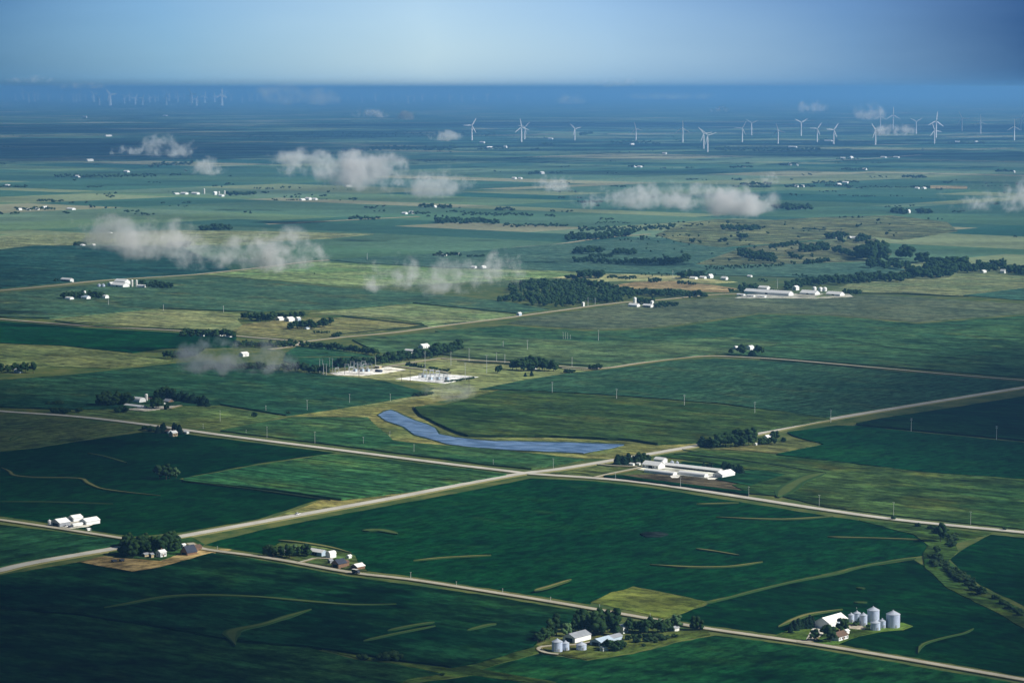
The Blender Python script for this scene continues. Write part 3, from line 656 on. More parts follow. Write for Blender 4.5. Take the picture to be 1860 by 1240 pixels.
def wisp_mat(D, thr, cs, seed, size, col_=(1, 1, 1)):
    m, nt, N, L = newmat('cloud_vapour')
    t = N('ShaderNodeTexCoord'); g = N('ShaderNodeNewGeometry')
    d_ = N('ShaderNodeVectorMath'); d_.operation = 'LENGTH'; L(t.outputs['Object'], d_.inputs[0])
    wp = N('ShaderNodeMapping'); wp.inputs['Location'].default_value = (seed * 3.1, seed, seed * 1.7); L(g.outputs['Position'], wp.inputs[0])
    n = noise(N, L, wp.outputs[0], cs / size, 7, .72)
    q = mathn(N, L, 'SUBTRACT', 1.0, mathn(N, L, 'MULTIPLY', d_.outputs['Value'], d_.outputs['Value']))
    n2 = noise(N, L, wp.outputs[0], cs * .35 / size, 3, .5)
    q = mathn(N, L, 'ADD', mathn(N, L, 'MULTIPLY', q, .75), mathn(N, L, 'ADD', mathn(N, L, 'MULTIPLY', mathn(N, L, 'SUBTRACT', n, .5), 5.6), mathn(N, L, 'MULTIPLY', mathn(N, L, 'SUBTRACT', n2, .5), 4.0)))
    # flat underside, torn top
    sz = N('ShaderNodeSeparateXYZ'); L(t.outputs['Object'], sz.inputs[0])
    q = mathn(N, L, 'SUBTRACT', q, ramp(N, L, sz.outputs['Z'], -.75, -.35, .9, 0))
    q = mathn(N, L, 'SUBTRACT', q, ramp(N, L, sz.outputs['Z'], -.2, .9, 0, .3))
    q = ramp(N, L, q, thr, thr + .9, 0, D)
    # fades out towards its skin
    q = mathn(N, L, 'MULTIPLY', q, ramp(N, L, d_.outputs['Value'], .72, .98, 1, 0))
    v = N('ShaderNodeVolumeScatter'); v.inputs['Color'].default_value = (*col_, 1); v.inputs['Anisotropy'].default_value = 0.0
    L(q, v.inputs['Density'])
    o = N('ShaderNodeOutputMaterial'); L(v.outputs[0], o.inputs['Volume']); return m
iv2, if2 = ico(2)
CLOUDS = [ # picture box x0,y0,x1,y1, altitude, thickness factor, label
 (425,420,580,505,120,2.0,'dense puff of white cloud left of centre, beside the pale hay field'),
 (330,440,440,500,120,.75,'thin veil of cloud trailing left from the dense puff'),
 (225,400,360,480,115,1.2,'ragged cloud over the farmstead left of centre'),
 (118,392,245,462,115,1.3,'pale cloud bank above the left dairy farm'),
 (660,452,752,538,115,1.8,'upright cloud wisp left of the wood'),
 (725,468,880,545,110,1.3,'low sagging cloud band joining two upright wisps'),
 (885,458,952,528,115,1.7,'round cloud puff directly above the left end of the wood'),
 (330,618,440,682,80,1.4,'small cloud over the trees left of the substation'),
 (430,615,530,690,80,.7,'thin smoky cloud drifting beside the substation windbreak'),
 (492,270,600,330,120,1.8,'cloud with a rounded top beyond the long white barns'),
 (590,278,735,350,120,2.2,'largest bright cloud bank in the middle distance'),
 (700,305,850,365,120,1.1,'faded tail of the largest cloud bank'),
 (258,248,360,292,120,1.6,'two-peaked cloud over the dark shaded land on the left'),
 (195,262,262,284,120,.8,'flat faint cloud left of the two-peaked cloud'),
 (340,286,405,322,120,.9,'little faint cloud under the two-peaked cloud'),
 (968,318,1048,352,120,.9,'faint streaky cloud near the centre of the plain'),
 (1055,336,1185,385,120,1.1,'flat thin cloud bank right of centre'),
 (1150,330,1290,385,120,1.3,'broad cloud bank left of the pointed cloud'),
 (1285,328,1400,398,120,1.8,'pointed cloud right of centre'),
 (1735,326,1930,392,120,1.7,'cloud bank at the right edge of the picture'),
 (1372,310,1412,338,120,.7,'small faint cloud above the shelter belts on the right'),
 (722,202,750,220,130,1.5,'tiny cloud just above the centre left turbines'),
 (640,198,700,216,130,1.0,'faint pink-grey cloud streak under the far turbines'),
 (1455,181,1498,207,140,1.6,'small bright cloud above the right row of turbines'),
 (1556,188,1602,224,140,1.3,'taller small cloud beside two far turbines'),
 (1596,226,1664,250,130,1.3,'small cloud behind the turbines on the right'),
 (1290,193,1322,206,140,1.0,'speck of cloud over the blue shaded plain'),
 (780,238,835,258,130,.9,'faint cloud speck left of the first near turbine'),
 (470,150,545,192,0,1.0,'grey curling cloud on the hazy horizon'),
 (555,163,612,194,0,.9,'pale mist patch beside the grey curling cloud'),
 (100,149,190,163,0,.8,'dark ragged cloud streak on the left horizon'),
 (20,138,95,152,0,.5,'faint long cloud line near the left edge of the horizon'),
 (1085,143,1160,160,0,.8,'soft grey cloud lying on the horizon right of centre'),
 (1010,170,1060,192,0,.6,'thin cloud spot under the horizon near the centre'),
 (1150,168,1290,182,0,.6,'thin long streak of mist under the horizon'),
 (770,690,855,730,50,.28,'trace of mist over the meadow below the substation'),
]
for i, (x0, y0, x1, y1, alt, th, lab) in enumerate(CLOUDS):
    cx, cyy = (x0 + x1) / 2, (y0 + y1) / 2
    if alt:
        c = U(cx, cyy, alt)
    else:
        d = 26000.0; b = -(cyy - PH/2) / FPX; a = (cx - PW/2) / FPX
        dd = Vector((a, math.cos(PITCH) + b*math.sin(PITCH), -math.sin(PITCH) + b*math.cos(PITCH))); c = Vector((0, 0, H)) + dd * d
    k = c.y / FPX
    w, h = (x1 - x0) * k * .74, (y1 - y0) * k * .74
    dep = max(h * 1.5, w * .45)
    nn = np.array([mnoise.noise(Vector(p) * 2.0 + Vector((i * 5.0, 3, 0))) for p in iv2])
    v = iv2 * (1 + .06 * nn)[:, None]
    size = h
    m = wisp_mat(th * (1.5 if alt else 1.3) / dep, .36, 1.35, i + 1, size, (.93, .97, 1.0) if alt else (.50, .58, .72))
    o = bpy.data.objects.new('cloud', mesh_of(v, if2, m, 'cloud'))
    o.location = c; o.scale = (w, dep, h)
    link(o); tag(o, lab, 'cloud')
#PART3
# ------------------------------------------------------------------ buildings
def gable(name, cat, label, px, py, L_, Wd, h, d='A', wall='white', roof='roofwhite', rh=None, door='end', wins=0, chim=False, openfront=False, group=None, rot=None, arch=False):
    """ridge along local x; -y is the long side that faces the camera, -x the end that does"""
    p = U(px, py, 0)
    ang = rot if rot is not None else {'A': DA, 'B': DB}[d]
    e_ = empty(name, p, ang); tag(e_, label, cat, group)
    rh = Wd * .28 if rh is None else rh
    x, y = L_ / 2, Wd / 2
    w = MB()
    if arch:
        n_ = 10; pr = [(y * math.cos(math.pi * i / n_), (h) + rh * math.sin(math.pi * i / n_)) for i in range(n_ + 1)]
        vv = [(-x, a, b) for a, b in pr] + [(x, a, b) for a, b in pr] + [(-x, -y, 0), (-x, y, 0), (x, -y, 0), (x, y, 0)]
        k = n_ + 1
        w.add(vv, [tuple(range(0, k)) + (2*k, 2*k+1), tuple(range(2*k-1, k-1, -1)) + (2*k+3, 2*k+2)])
        w.add([(-x,-y,0),(x,-y,0),(x,-y,h),(-x,-y,h)], [(0,1,2,3)]); w.add([(x,y,0),(-x,y,0),(-x,y,h),(x,y,h)], [(0,1,2,3)])
        w.build('wall', M[wall], e_)
        r = MB(); o1 = .15
        pr2 = [((y + .12) * math.cos(math.pi * i / n_), h + (rh + .12) * math.sin(math.pi * i / n_)) for i in range(n_ + 1)]
        r.add([(-x-o1, a, b) for a, b in pr2] + [(x+o1, a, b) for a, b in pr2], [(i, i+1, k+i+1, k+i) for i in range(n_)])
        r.build('roof', M[roof], e_)
    else:
        g = h + rh - .08
        if openfront:
            # shed with an open long side: back, ends, posts
            w.add([(x,y,0),(-x,y,0),(-x,y,h),(x,y,h)], [(0,1,2,3)])
            w.add([(-x,-y,0),(-x,y,0),(-x,y,h),(-x,0,g),(-x,-y,h)], [(0,4,3,2,1)])
            w.add([(x,-y,0),(x,y,0),(x,y,h),(x,0,g),(x,-y,h)], [(0,1,2,3,4)])
            w.box(-x, x, -y, -y + .2, h * .72, h)
            w.build('wall', M[wall], e_)
            n_ = max(2, int(L_ / 5)); ps = MB()
            for i in range(1, n_): ps.box(-x + L_ * i / n_ - .12, -x + L_ * i / n_ + .12, -y + .02, -y + .26, 0, h * .72)
            ps.build('post', M['wood'], e_)
            fl = MB(); fl.box(-x + .2, x - .2, -y + .4, y - .2, .05, .4); fl.build('dark_floor', M['opening'], e_)  # near-black slab across the shed floor
        else:
            w.add([(-x,-y,0),(x,-y,0),(x,y,0),(-x,y,0),(-x,-y,h),(x,-y,h),(x,y,h),(-x,y,h),(-x,0,g),(x,0,g)],
                  [(0,1,5,4),(2,3,7,6),(0,4,8,7,3),(1,2,6,9,5)])
            w.build('wall', M[wall], e_)
        ov = .35; r = MB(); t = .16
        sl = rh / y
        yy, z0 = y + ov, h - ov * sl
        r.add([(-x-ov,-yy,z0),(x+ov,-yy,z0),(x+ov,0,h+rh),(-x-ov,0,h+rh),(x+ov,yy,z0),(-x-ov,yy,z0),
               (-x-ov,-yy,z0+t),(x+ov,-yy,z0+t),(x+ov,0,h+rh+t),(-x-ov,0,h+rh+t),(x+ov,yy,z0+t),(-x-ov,yy,z0+t)],
              [(0,3,2,1),(3,5,4,2),(6,7,8,9),(9,8,10,11),(0,1,7,6),(5,11,10,4),(1,2,8,7),(2,4,10,8),(0,6,9,3),(3,9,11,5)])
        rf = r.build('roof', M[roof], e_)
        if chim:
            c_ = MB(); c_.box(x*.3-.35, x*.3+.35, .3, 1.0, h + rh*.3, h + rh + 1.0); c_.build('chimney', M['brown'], rf)
    if door == 'end':
        q = MB(); dw = min(Wd * .28, 2.6); q.box(-x-.08, -x-.01, -dw, dw, .05, min(h * .92, 4.2)); q.build('door', M['grey' if wall != 'grey' else 'opening'], e_)
    elif door == 'dark':
        q = MB(); dw = Wd * .3; q.box(-x-.08, -x-.01, -dw, dw, .05, h * .85); q.build('door', M['opening'], e_)
    elif door == 'side':
        q = MB(); q.box(-1.9, 1.9, -y-.09, -y-.01, .05, h * .85); q.build('door', M['blue'], e_)
    elif door == 'sidedark':
        q = MB(); q.box(-2.2, 2.2, -y-.09, -y-.01, .05, h * .8); q.build('door', M['opening'], e_)
    elif door == 'house':
        q = MB(); q.box(-.5, .5, -y-.09, -y-.01, .1, 2.2); q.build('door', M['brown'], e_)
    if wins:
        for i in range(wins):
            cx = -x + L_ * (i + .5) / wins
            if door in ('house', 'side', 'sidedark') and abs(cx) < 2.3 and wins > 1 and door != 'house': continue
            if door == 'house' and abs(cx) < .9: continue
            q = MB(); q.box(cx-.5, cx+.5, -y-.07, -y-.01, h*.38, h*.74); q.build('window', M['glass'], e_)
        q = MB(); q.box(-x-.07, -x-.01, -.5+y*.45, .5+y*.45, h*.38, h*.74)
        q.build('window', M['glass'], e_)
    return e_

def bin_(name, label, px, py, dia, hw, cat='grain bin', wall='steel', roof='steelroof', group=None, dome=False, n=28, detail=True):
    e_ = empty(name, U(px, py, 0)); tag(e_, label, cat, group); r = dia / 2
    w = MB(); nring = max(3, int(hw / .9)) if detail else 1
    pr = []
    for i in range(nring):
        z0, z1 = hw * i / nring, hw * (i + 1) / nring
        pr += [(r, z0), (r, z1 - .08), (r + .05, z1 - .06), (r + .05, z1 - .02)]
    pr.append((r, hw)); w.prof(pr, n); ob = w.build('wall', M[wall], e_, smooth=False)
    q = MB()
    if dome:
        q.prof([(r + .08, hw)] + [((r + .08) * math.cos(a * math.pi / 12), hw + r * .8 * math.sin(a * math.pi / 12)) for a in range(1, 6)] + [(.05, hw + r * .8)], n)
    else:
        q.prof([(r + .18, hw - .03), (r + .18, hw + .05), (r * .55, hw + r * .28), (.45, hw + r * .5)], n)
    rf = q.build('roof', M[roof], e_)
    if not dome:
        c = MB(); c.prof([(.42, hw + r * .5), (.42, hw + r * .5 + .35), (.05, hw + r * .5 + .5)], 10); o2 = c.build('cap', M['steelroof']); o2.parent = rf
    if detail:
        b = MB(); b.prof([(r + .3, 0), (r + .3, .28)], n); b.build('base', M['concrete'], e_)
        a = -math.pi / 2 - .5; l = MB()
        for s in (-.22, .22):
            dx, dy = -math.sin(a) * s, math.cos(a) * s
            l.bar((math.cos(a)*(r+.16)+dx, math.sin(a)*(r+.16)+dy, .3), (math.cos(a)*(r+.16)+dx, math.sin(a)*(r+.16)+dy, hw), .035)
        for k in range(int(hw / .6)):
            z = .5 + k * .6
            l.bar((math.cos(a)*(r+.16)+math.sin(a)*.22, math.sin(a)*(r+.16)-math.cos(a)*.22, z), (math.cos(a)*(r+.16)-math.sin(a)*.22, math.sin(a)*(r+.16)+math.cos(a)*.22, z), .03)
        l.build('ladder', M['galv'], e_)
        a = -math.pi / 2 + .35; d_ = MB()
        c0 = Vector((math.cos(a), math.sin(a), 0)); t0 = Vector((-c0.y, c0.x, 0))
        A_ = [c0*(r+.02)-t0*.5, c0*(r+.02)+t0*.5]; B_ = [c0*(r+.12)+t0*.5, c0*(r+.12)-t0*.5]
        vv = [(*(A_[0].xy), .4), (*(A_[1].xy), .4), (*(B_[0].xy), .4), (*(B_[1].xy), .4)]
        vv += [(a_, b_, 2.2) for a_, b_, _ in vv]
        d_.add(vv, [(0,3,2,1),(4,5,6,7),(0,1,5,4),(1,2,6,5),(2,3,7,6),(3,0,4,7)])
        d_.build('door', M['grey'], e_)
    return e_

# --- farm at the lower right
GB = 'grain bins at the lower right farm'
bin_('grain_bin', 'large steel grain bin standing alone at the right end of the row', 1622, 1139, 8.2, 8.2, group=GB)
bin_('grain_bin', 'biggest-looking steel bin, behind the two squat bins', 1586, 1129, 7.4, 7.4, group=GB)
bin_('grain_bin', 'squat wide steel bin nearest the dark field', 1590, 1144, 5.8, 4.7, group=GB)
bin_('grain_bin', 'short steel bin touching the squat wide bin', 1602.5, 1140, 4.5, 4.5, group=GB)
bin_('grain_bin', 'slim tall steel bin between the barn and the two squat bins', 1568, 1136, 4.7, 6.6, group=GB)
bin_('grain_bin', 'middle of the three slim bins beside the white barn', 1556.5, 1128, 4.4, 5.2, group=GB)
bin_('grain_bin', 'white-looking slim bin nearest the barn roof ridge', 1546, 1130, 3.7, 4.8, group=GB)
gable('barn', 'barn', 'long bright white barn beside the row of steel bins', 1510, 1137, 20, 10, 4.0, 'A', door='side')
gable('lean_to', 'shed', 'pale blue lean-to with dark opening at the barn gable', 1485, 1138, 6, 4, 2.4, 'A', 'blue', 'blue', .8, door='dark')
gable('farmhouse', 'house', 'white house with brown roof hidden behind two round trees', 1523, 1161, 10, 7, 2.8, 'A', 'white', 'brownroof', 2.0, door='house', wins=4, chim=True)
gable('garden_shed', 'shed', 'tiny white shed between the house and the steel bins', 1537, 1151, 3, 2.6, 2.2, 'A')
# --- farm at the lower centre
GC = 'grain bins at the lower centre farm'
bin_('grain_bin', 'tallest steel bin beside the curved drive, lower centre', 1012, 1183, 6.1, 6.0, group=GC)
bin_('grain_bin', 'smaller steel bin tucked behind the tallest bin, lower centre', 1027, 1180.5, 4.4, 4.4, group=GC)
bin_('grain_bin', 'short wide steel bin right of the bin pair, lower centre', 1056, 1180, 5.9, 3.3, group=GC)
gable('barn', 'barn', 'white barn with grey metal roof by the three bins', 1048, 1163, 15, 9, 3.4, 'A', 'white', 'grey', 2.0, door='dark')
gable('machine_shed', 'shed', 'low pale blue shed half hidden by dark trees', 1093, 1170, 12, 8, 2.8, 'A', 'blue', 'blue', 1.6, door='dark')
gable('machine_shed', 'shed', 'long blue-grey roof joined to the back of the low shed', 1114, 1163, 11, 5, 2.6, 'A', 'blue', 'grey', 1.2, door=None)
gable('trailer', 'trailer', 'small white box trailer on the lawn edge, lower centre', 1097, 1182, 4.6, 2.4, 2.3, 'A', rh=.2, door='end')
gable('farmhouse', 'house', 'little white house between dark trees by the gravel road', 1131, 1148, 5.2, 5, 3.6, 'A', 'white', 'roofwhite', 1.5, door='house', wins=2)
gable('garden_shed', 'shed', 'grey-white shed under the trees at the road bend', 1226, 1145, 4.5, 3, 2.0, 'A', 'concrete', 'grey', .9)
# --- farm by the crossroads, lower left
gable('farmhouse', 'house', 'small white house on the right rim of the dark grove', 293, 1011, 5.5, 4.5, 3.6, 'A', 'white', 'roofwhite', 1.4, door='house', wins=2, chim=True)
gable('garden_shed', 'shed', 'weathered tan shed at the front of the dark grove', 265, 1011, 4.6, 3, 2.1, 'A', 'tanwall', 'grey', .9, door='dark')
gable('garden_shed', 'shed', 'narrow pale shed beside the weathered tan shed', 275, 1013, 2.4, 2.6, 2.8, 'A', 'tanwall', 'grey', .8, door='dark')
gable('barn', 'barn', 'steep dark blue-roofed barn on the bare yellow yard', 343, 1007, 9, 7, 2.4, 'A', 'brown', 'dark', 4.2, door='dark')
gable('garden_shed', 'shed', 'white shed left of the steep dark barn', 333, 995, 2.6, 2.4, 2.6, 'A')
gable('machine_shed', 'shed', 'low brown-grey shed behind the steep dark barn', 354, 999, 9, 5, 2.4, 'A', 'brown', 'brownroof', 1.4, door=None)
# --- white buildings at the left edge
gable('barn', 'barn', 'grey-fronted white barn, left of the three by the left lane', 110, 955, 10, 10, 3.4, 'A', 'grey', 'roofwhite', 2.4, door='dark')
gable('barn', 'barn', 'white barn at the back of the three by the left lane', 137, 946, 9, 6.5, 3.0, 'A', 'white', 'roofwhite', 1.8)
gable('barn', 'barn', 'widest bright white barn, right of the three by the left lane', 163, 951, 13, 8, 2.8, 'A', 'white', 'roofwhite', 2.0)
bin_('feed_bin', 'small white feed bin by the grey-fronted barn', 90, 953, 2.4, 3.2, 'feed bin', 'white', 'roofwhite', n=14)
gable('machine_shed', 'shed', 'long low white shelter in front of the widest barn', 140, 955, 9, 2.5, 1.8, 'A', 'white', 'roofwhite', .5, door=None)
gable('roadside_hut', 'hut', 'tiny white hut beside the left lane', 160, 963, 2.4, 1.8, 1.3, 'A', rh=.4)
# --- farm on the gravel road
gable('barn', 'barn', 'long white-roofed barn with a dark front by the gravel road', 576, 1008, 14, 5.5, 3.0, 'B', 'blue', 'roofwhite', 1.5, door='sidedark')
gable('arched_shed', 'shed', 'round-topped white shed at the end of the long barn', 601, 1013, 6, 4.4, 3.0, 'A', 'white', 'roofwhite', 2.0, door=None, arch=True)
gable('barn', 'barn', 'tall brown barn with a dark roof beside the gravel road', 616, 1030, 8, 6.5, 3.2, 'A', 'brown', 'dark', 2.6, door='dark')
gable('machine_shed', 'shed', 'brown lean shed joined to the tall brown barn', 627, 1028, 4.5, 3.4, 3.0, 'A', 'brown', 'brownroof', 1.2, door='dark')
gable('barn', 'barn', 'white-roofed brown shed with an open dark end on the road', 650, 1033, 7.5, 6, 2.3, 'A', 'brown', 'roofwhite', 1.6, door='dark')
gable('garden_shed', 'shed', 'small white shed alone behind the brown barns', 634, 1014, 2.8, 2.4, 2.0, 'A')
gable('garden_shed', 'shed', 'small grey hut in front of the round-topped shed', 600, 1023, 2.8, 2.4, 2.2, 'A', 'grey', 'grey', .8)
gable('farmhouse', 'house', 'white house glimpsed between the roadside dark trees', 516, 1008, 5, 4, 3.2, 'B', 'white', 'grey', 1.4, door='house', wins=2)
# --- white farm at the crossroads
gable('barn', 'barn', 'tall white barn at the left end of the crossroads farm', 1187, 850, 17, 9, 3.4, 'B', door='sidedark', wins=5)
gable('barn', 'barn', 'white barn block behind the tall left barn, crossroads farm', 1200, 841, 10, 6, 3.6, 'B', door=None)
bin_('silo', 'white domed silo behind the crossroads farm barns', 1204, 849, 3.6, 4.6, 'silo', 'white', 'roofwhite', dome=True)
bin_('grain_bin', 'left grey bin of the pair behind the long open shed', 1220.5, 844, 3.6, 2.8, group='grey bins behind the long shed')
bin_('grain_bin', 'right grey bin of the pair behind the long open shed', 1230, 845, 2.8, 2.9, group='grey bins behind the long shed')
gable('cattle_shed', 'shed', 'very long white-roofed shed with an open dark front', 1258, 853, 59, 6.5, 2.4, 'B', 'white', 'roofwhite', 1.3, door=None, openfront=True)
gable('hoop_barn', 'barn', 'left of the two low arched white sheds, crossroads farm', 1200, 860, 30, 5.5, 1.4, 'B', 'white', 'roofwhite', 1.5, door=None, arch=True)
gable('hoop_barn', 'barn', 'right of the two low arched white sheds, crossroads farm', 1259, 864, 27, 5.5, 1.6, 'B', 'white', 'roofwhite', 1.6, door=None, arch=True)
gable('barn', 'barn', 'brightest white barn at the right end of the crossroads farm', 1315, 866, 18, 9.5, 3.2, 'A', 'white', 'roofwhite', 2.4)
gable('garden_shed', 'shed', 'small white shed by the conifers, crossroads farm', 1148, 845, 4, 2.5, 1.6, 'B')
gable('garden_shed', 'shed', 'tiny white shed between the conifers and the tall left barn', 1160, 844, 3, 2.2, 1.5, 'B')
# --- house in the dark grove right of the crossroads
gable('farmhouse', 'house', 'white-roofed house in the dark grove beside the highway', 1394, 799, 7.5, 6, 2.8, 'A', 'white', 'roofwhite', 2.0, door='house', wins=3)
gable('garden_shed', 'shed', 'tiny white shed at the foot of the dark highway grove', 1373, 809, 2.6, 2.2, 1.7, 'A')
# --- farm left of the lake
gable('barn', 'barn', 'white arched-roof barn beside the tall silo, left farm', 252, 732, 12, 9, 2.6, 'B', 'white', 'roofwhite', 3.6, door='sidedark', arch=True)
gable('cattle_shed', 'shed', 'long low white shed in front of the silo barn', 245, 740, 26, 6, 2.0, 'B', 'white', 'roofwhite', 1.1, door='sidedark')
bin_('silo', 'tall pale concrete silo beside the arched-roof barn', 266, 730, 3.0, 7.4, 'silo', 'concrete', 'roofwhite', dome=True)
gable('garden_shed', 'shed', 'orange-tan shed behind the tall pale silo', 272, 727, 4, 3, 1.8, 'A', 'tanwall', 'brownroof', .9)
gable('machine_shed', 'shed', 'pale grey roofed open shed right of the silo farm', 306, 732, 8, 7, 2.4, 'B', 'brown', 'grey', 2.0, door='sidedark')
gable('garden_shed', 'shed', 'tiny white shed under the tree right of the silo', 297, 736, 3, 3, 2.2, 'B')
gable('farmhouse', 'house', 'white house wall showing between the two left groves', 202, 728, 4.5, 4, 3.4, 'B', 'white', 'dark', 1.4, door='house', wins=2)
# --- farmstead on the highway, left
gable('farmhouse', 'house', 'cream-walled house beside the left highway', 315, 792, 6, 5, 3.4, 'A', 'tanwall', 'roofwhite', 1.8, door='house', wins=2, chim=True)
gable('machine_shed', 'shed', 'brown-grey roofed shed left of the cream-walled house', 304, 786, 9, 5, 2.2, 'B', 'white', 'brownroof', 1.4, door='sidedark')
gable('garden_shed', 'shed', 'white shed right of the cream-walled house', 338, 787, 5, 3, 1.8, 'B')
gable('garden_shed', 'shed', 'little white shed among the conifers left of the highway house', 287, 786, 3, 2.4, 1.6, 'B')
# --- others in the middle distance
gable('farmhouse', 'house', 'white house with a light roof in the left edge grove', 33, 677, 8, 6, 3.0, 'B', 'blue', 'roofwhite', 1.8, door='house', wins=3)
gable('barn', 'barn', 'larger white building in the grove above the substation', 770, 634, 12, 8, 4.4, 'A', door=None, wins=3)
gable('barn', 'barn', 'low white shed at the left of the substation grove', 746, 640, 16, 5, 2.6, 'B', door='sidedark')
gable('farmhouse', 'house', 'small white house at the right of the substation grove', 788, 636, 5, 5, 3.2, 'A', door='house', wins=2)
gable('farmhouse', 'house', 'low white house under the dark grove right of the substation', 969, 670, 7, 5, 2.4, 'B', 'white', 'grey', 1.4, door='house', wins=3)
gable('garden_shed', 'shed', 'tall narrow white shed in the grove right of the substation', 988, 663, 2.5, 2.5, 4.0, 'A')
gable('barn', 'barn', 'big white barn between the four roadside trees', 1362, 637, 8, 7, 3.6, 'A', arch=True, rh=3.0)
gable('barn', 'barn', 'small white barn left of the four roadside trees', 1336, 636, 5, 4.5, 3.2, 'A', arch=True, rh=2.0)
gable('barn', 'barn', 'white barn with pale roof in the twin groves', 509, 582, 11, 8, 3, 'A')
gable('barn', 'barn', 'brightest white barn between the twin groves', 526, 584, 11, 9, 4, 'A')
gable('barn', 'barn', 'greyish white shed right of the brightest twin-grove barn', 541, 583, 6, 6, 4, 'A', 'blue')
gable('garden_shed', 'shed', 'small pale roof below the right twin grove', 559, 598, 8, 4, 2, 'A', 'white', 'blue', .8)
gable('garden_shed', 'shed', 'white spot of a shed left in the grove by the pale road', 367, 612, 5, 4, 3, 'A')
gable('farmhouse', 'house', 'white house in the middle of the grove by the pale road', 400, 610, 6, 5, 3.5, 'A', door='house')
gable('garden_shed', 'shed', 'long low white shed right in the grove by the pale road', 415, 613, 9, 4, 2, 'B')
gable('farmhouse', 'house', 'white house showing through the drifting mist', 443, 647, 10, 7, 3.4, 'A', door='house')
gable('field_tower', 'shed', 'lone white hut beside the pale road, centre', 943, 574, 6, 5, 4, 'A', 'blue', 'roofwhite')
gable('barn', 'barn', 'white barn at the front of the farm below the wood', 1152, 557, 16, 8, 3, 'B')
bin_('silo', 'pair of white silos seen as one behind the wood farm', 1153, 553, 5, 9, 'silo', 'white', 'roofwhite', dome=True, detail=False)
gable('barn', 'barn', 'long white shed right of the farm below the wood', 1177, 558, 15, 7, 3, 'B', openfront=True, door=None)
gable('farmhouse', 'house', 'tall white house at the right end of the wood farm', 1184, 556, 4, 4, 7, 'A')
gable('farmhouse', 'hut', 'white hut at the foot of the wood', 1059, 556, 3.5, 3.5, 5, 'A')
gable('long_barn', 'barn', 'enormously long white barn above the olive field', 1396, 535, 84, 13, 4, 'B', door='sidedark')
gable('barn', 'barn', 'white block rising behind the enormously long barn', 1388, 529, 17, 10, 6, 'B', door=None)
for i, (x, y, l) in enumerate([(1346, 537, 'leftmost'), (1364, 539, 'second'), (1384, 540, 'third')]):
    gable('machine_shed', 'shed', '%s of the three low white sheds before the long barn' % l, x, y, 13, 5, 2, 'B', 'white', 'roofwhite', 1, door='sidedark')
gable('farmhouse', 'house', 'white house between the dark trees and the wide sheds', 1445, 527, 9, 8, 5, 'A')
gable('barn', 'barn', 'wide white shed left of the pair by the tanks', 1471, 535, 28, 14, 3, 'B', door='sidedark')
gable('barn', 'barn', 'wide white shed right of the pair by the tanks', 1517, 537, 26, 13, 3, 'B', door='sidedark')
for x, y, l in [(1479, 528, 'left'), (1490, 529, 'middle'), (1498, 529, 'right')]:
    bin_('storage_tank', '%s white dome tank behind the wide sheds' % l, x, y, 7, 4, 'tank', 'white', 'roofwhite', dome=True, detail=False, n=16)
gable('cattle_shed', 'shed', 'white open shed standing alone far left of the dairy', 122, 512, 24, 8, 4.5, 'B', door=None, openfront=True)
gable('barn', 'barn', 'big white dairy barn in the middle of the left dairy', 218, 522, 30, 14, 4.5, 'B', door='sidedark')
gable('barn', 'barn', 'white dairy barn at the back of the left dairy', 222, 517, 26, 12, 6, 'B')
gable('barn', 'barn', 'small white barn left of the big dairy barn', 203, 520, 10, 9, 4.5, 'A')
gable('barn', 'barn', 'white arched barn right of the twin silos', 258, 523, 15, 9, 2, 'B', arch=True, rh=3.4, door=None)
bin_('silo', 'left of the twin tall silos at the dairy', 240, 522, 3.6, 11, 'silo', 'concrete', 'roofwhite', dome=True, detail=False)
bin_('silo', 'right of the twin tall silos at the dairy', 248, 522, 3.6, 11, 'silo', 'concrete', 'roofwhite', dome=True, detail=False)
bin_('grain_bin', 'left bin of the pair beyond the dairy yard', 180, 522, 6, 4.5, detail=False, n=16)
bin_('grain_bin', 'right bin of the pair beyond the dairy yard', 187.5, 522, 6, 4.5, detail=False, n=16)
gable('barn', 'barn', 'low white-roofed barn in the left grove below the dairy', 126, 545, 12, 8, 2.4, 'B', arch=True, rh=2.6, door=None)
gable('farmhouse', 'house', 'white house with a tall tower in the grove below the dairy', 156, 544, 13, 8, 4, 'B', 'white', 'blue', 2.5, wins=2)
bin_('silo', 'white silo rising over the house below the dairy', 154, 541, 4, 9.5, 'silo', 'white', 'roofwhite', dome=True, detail=False)
gable('barn', 'barn', 'rounded white barn alone right of the grove below the dairy', 191, 543, 9, 8, 2.4, 'B', arch=True, rh=4, door=None)
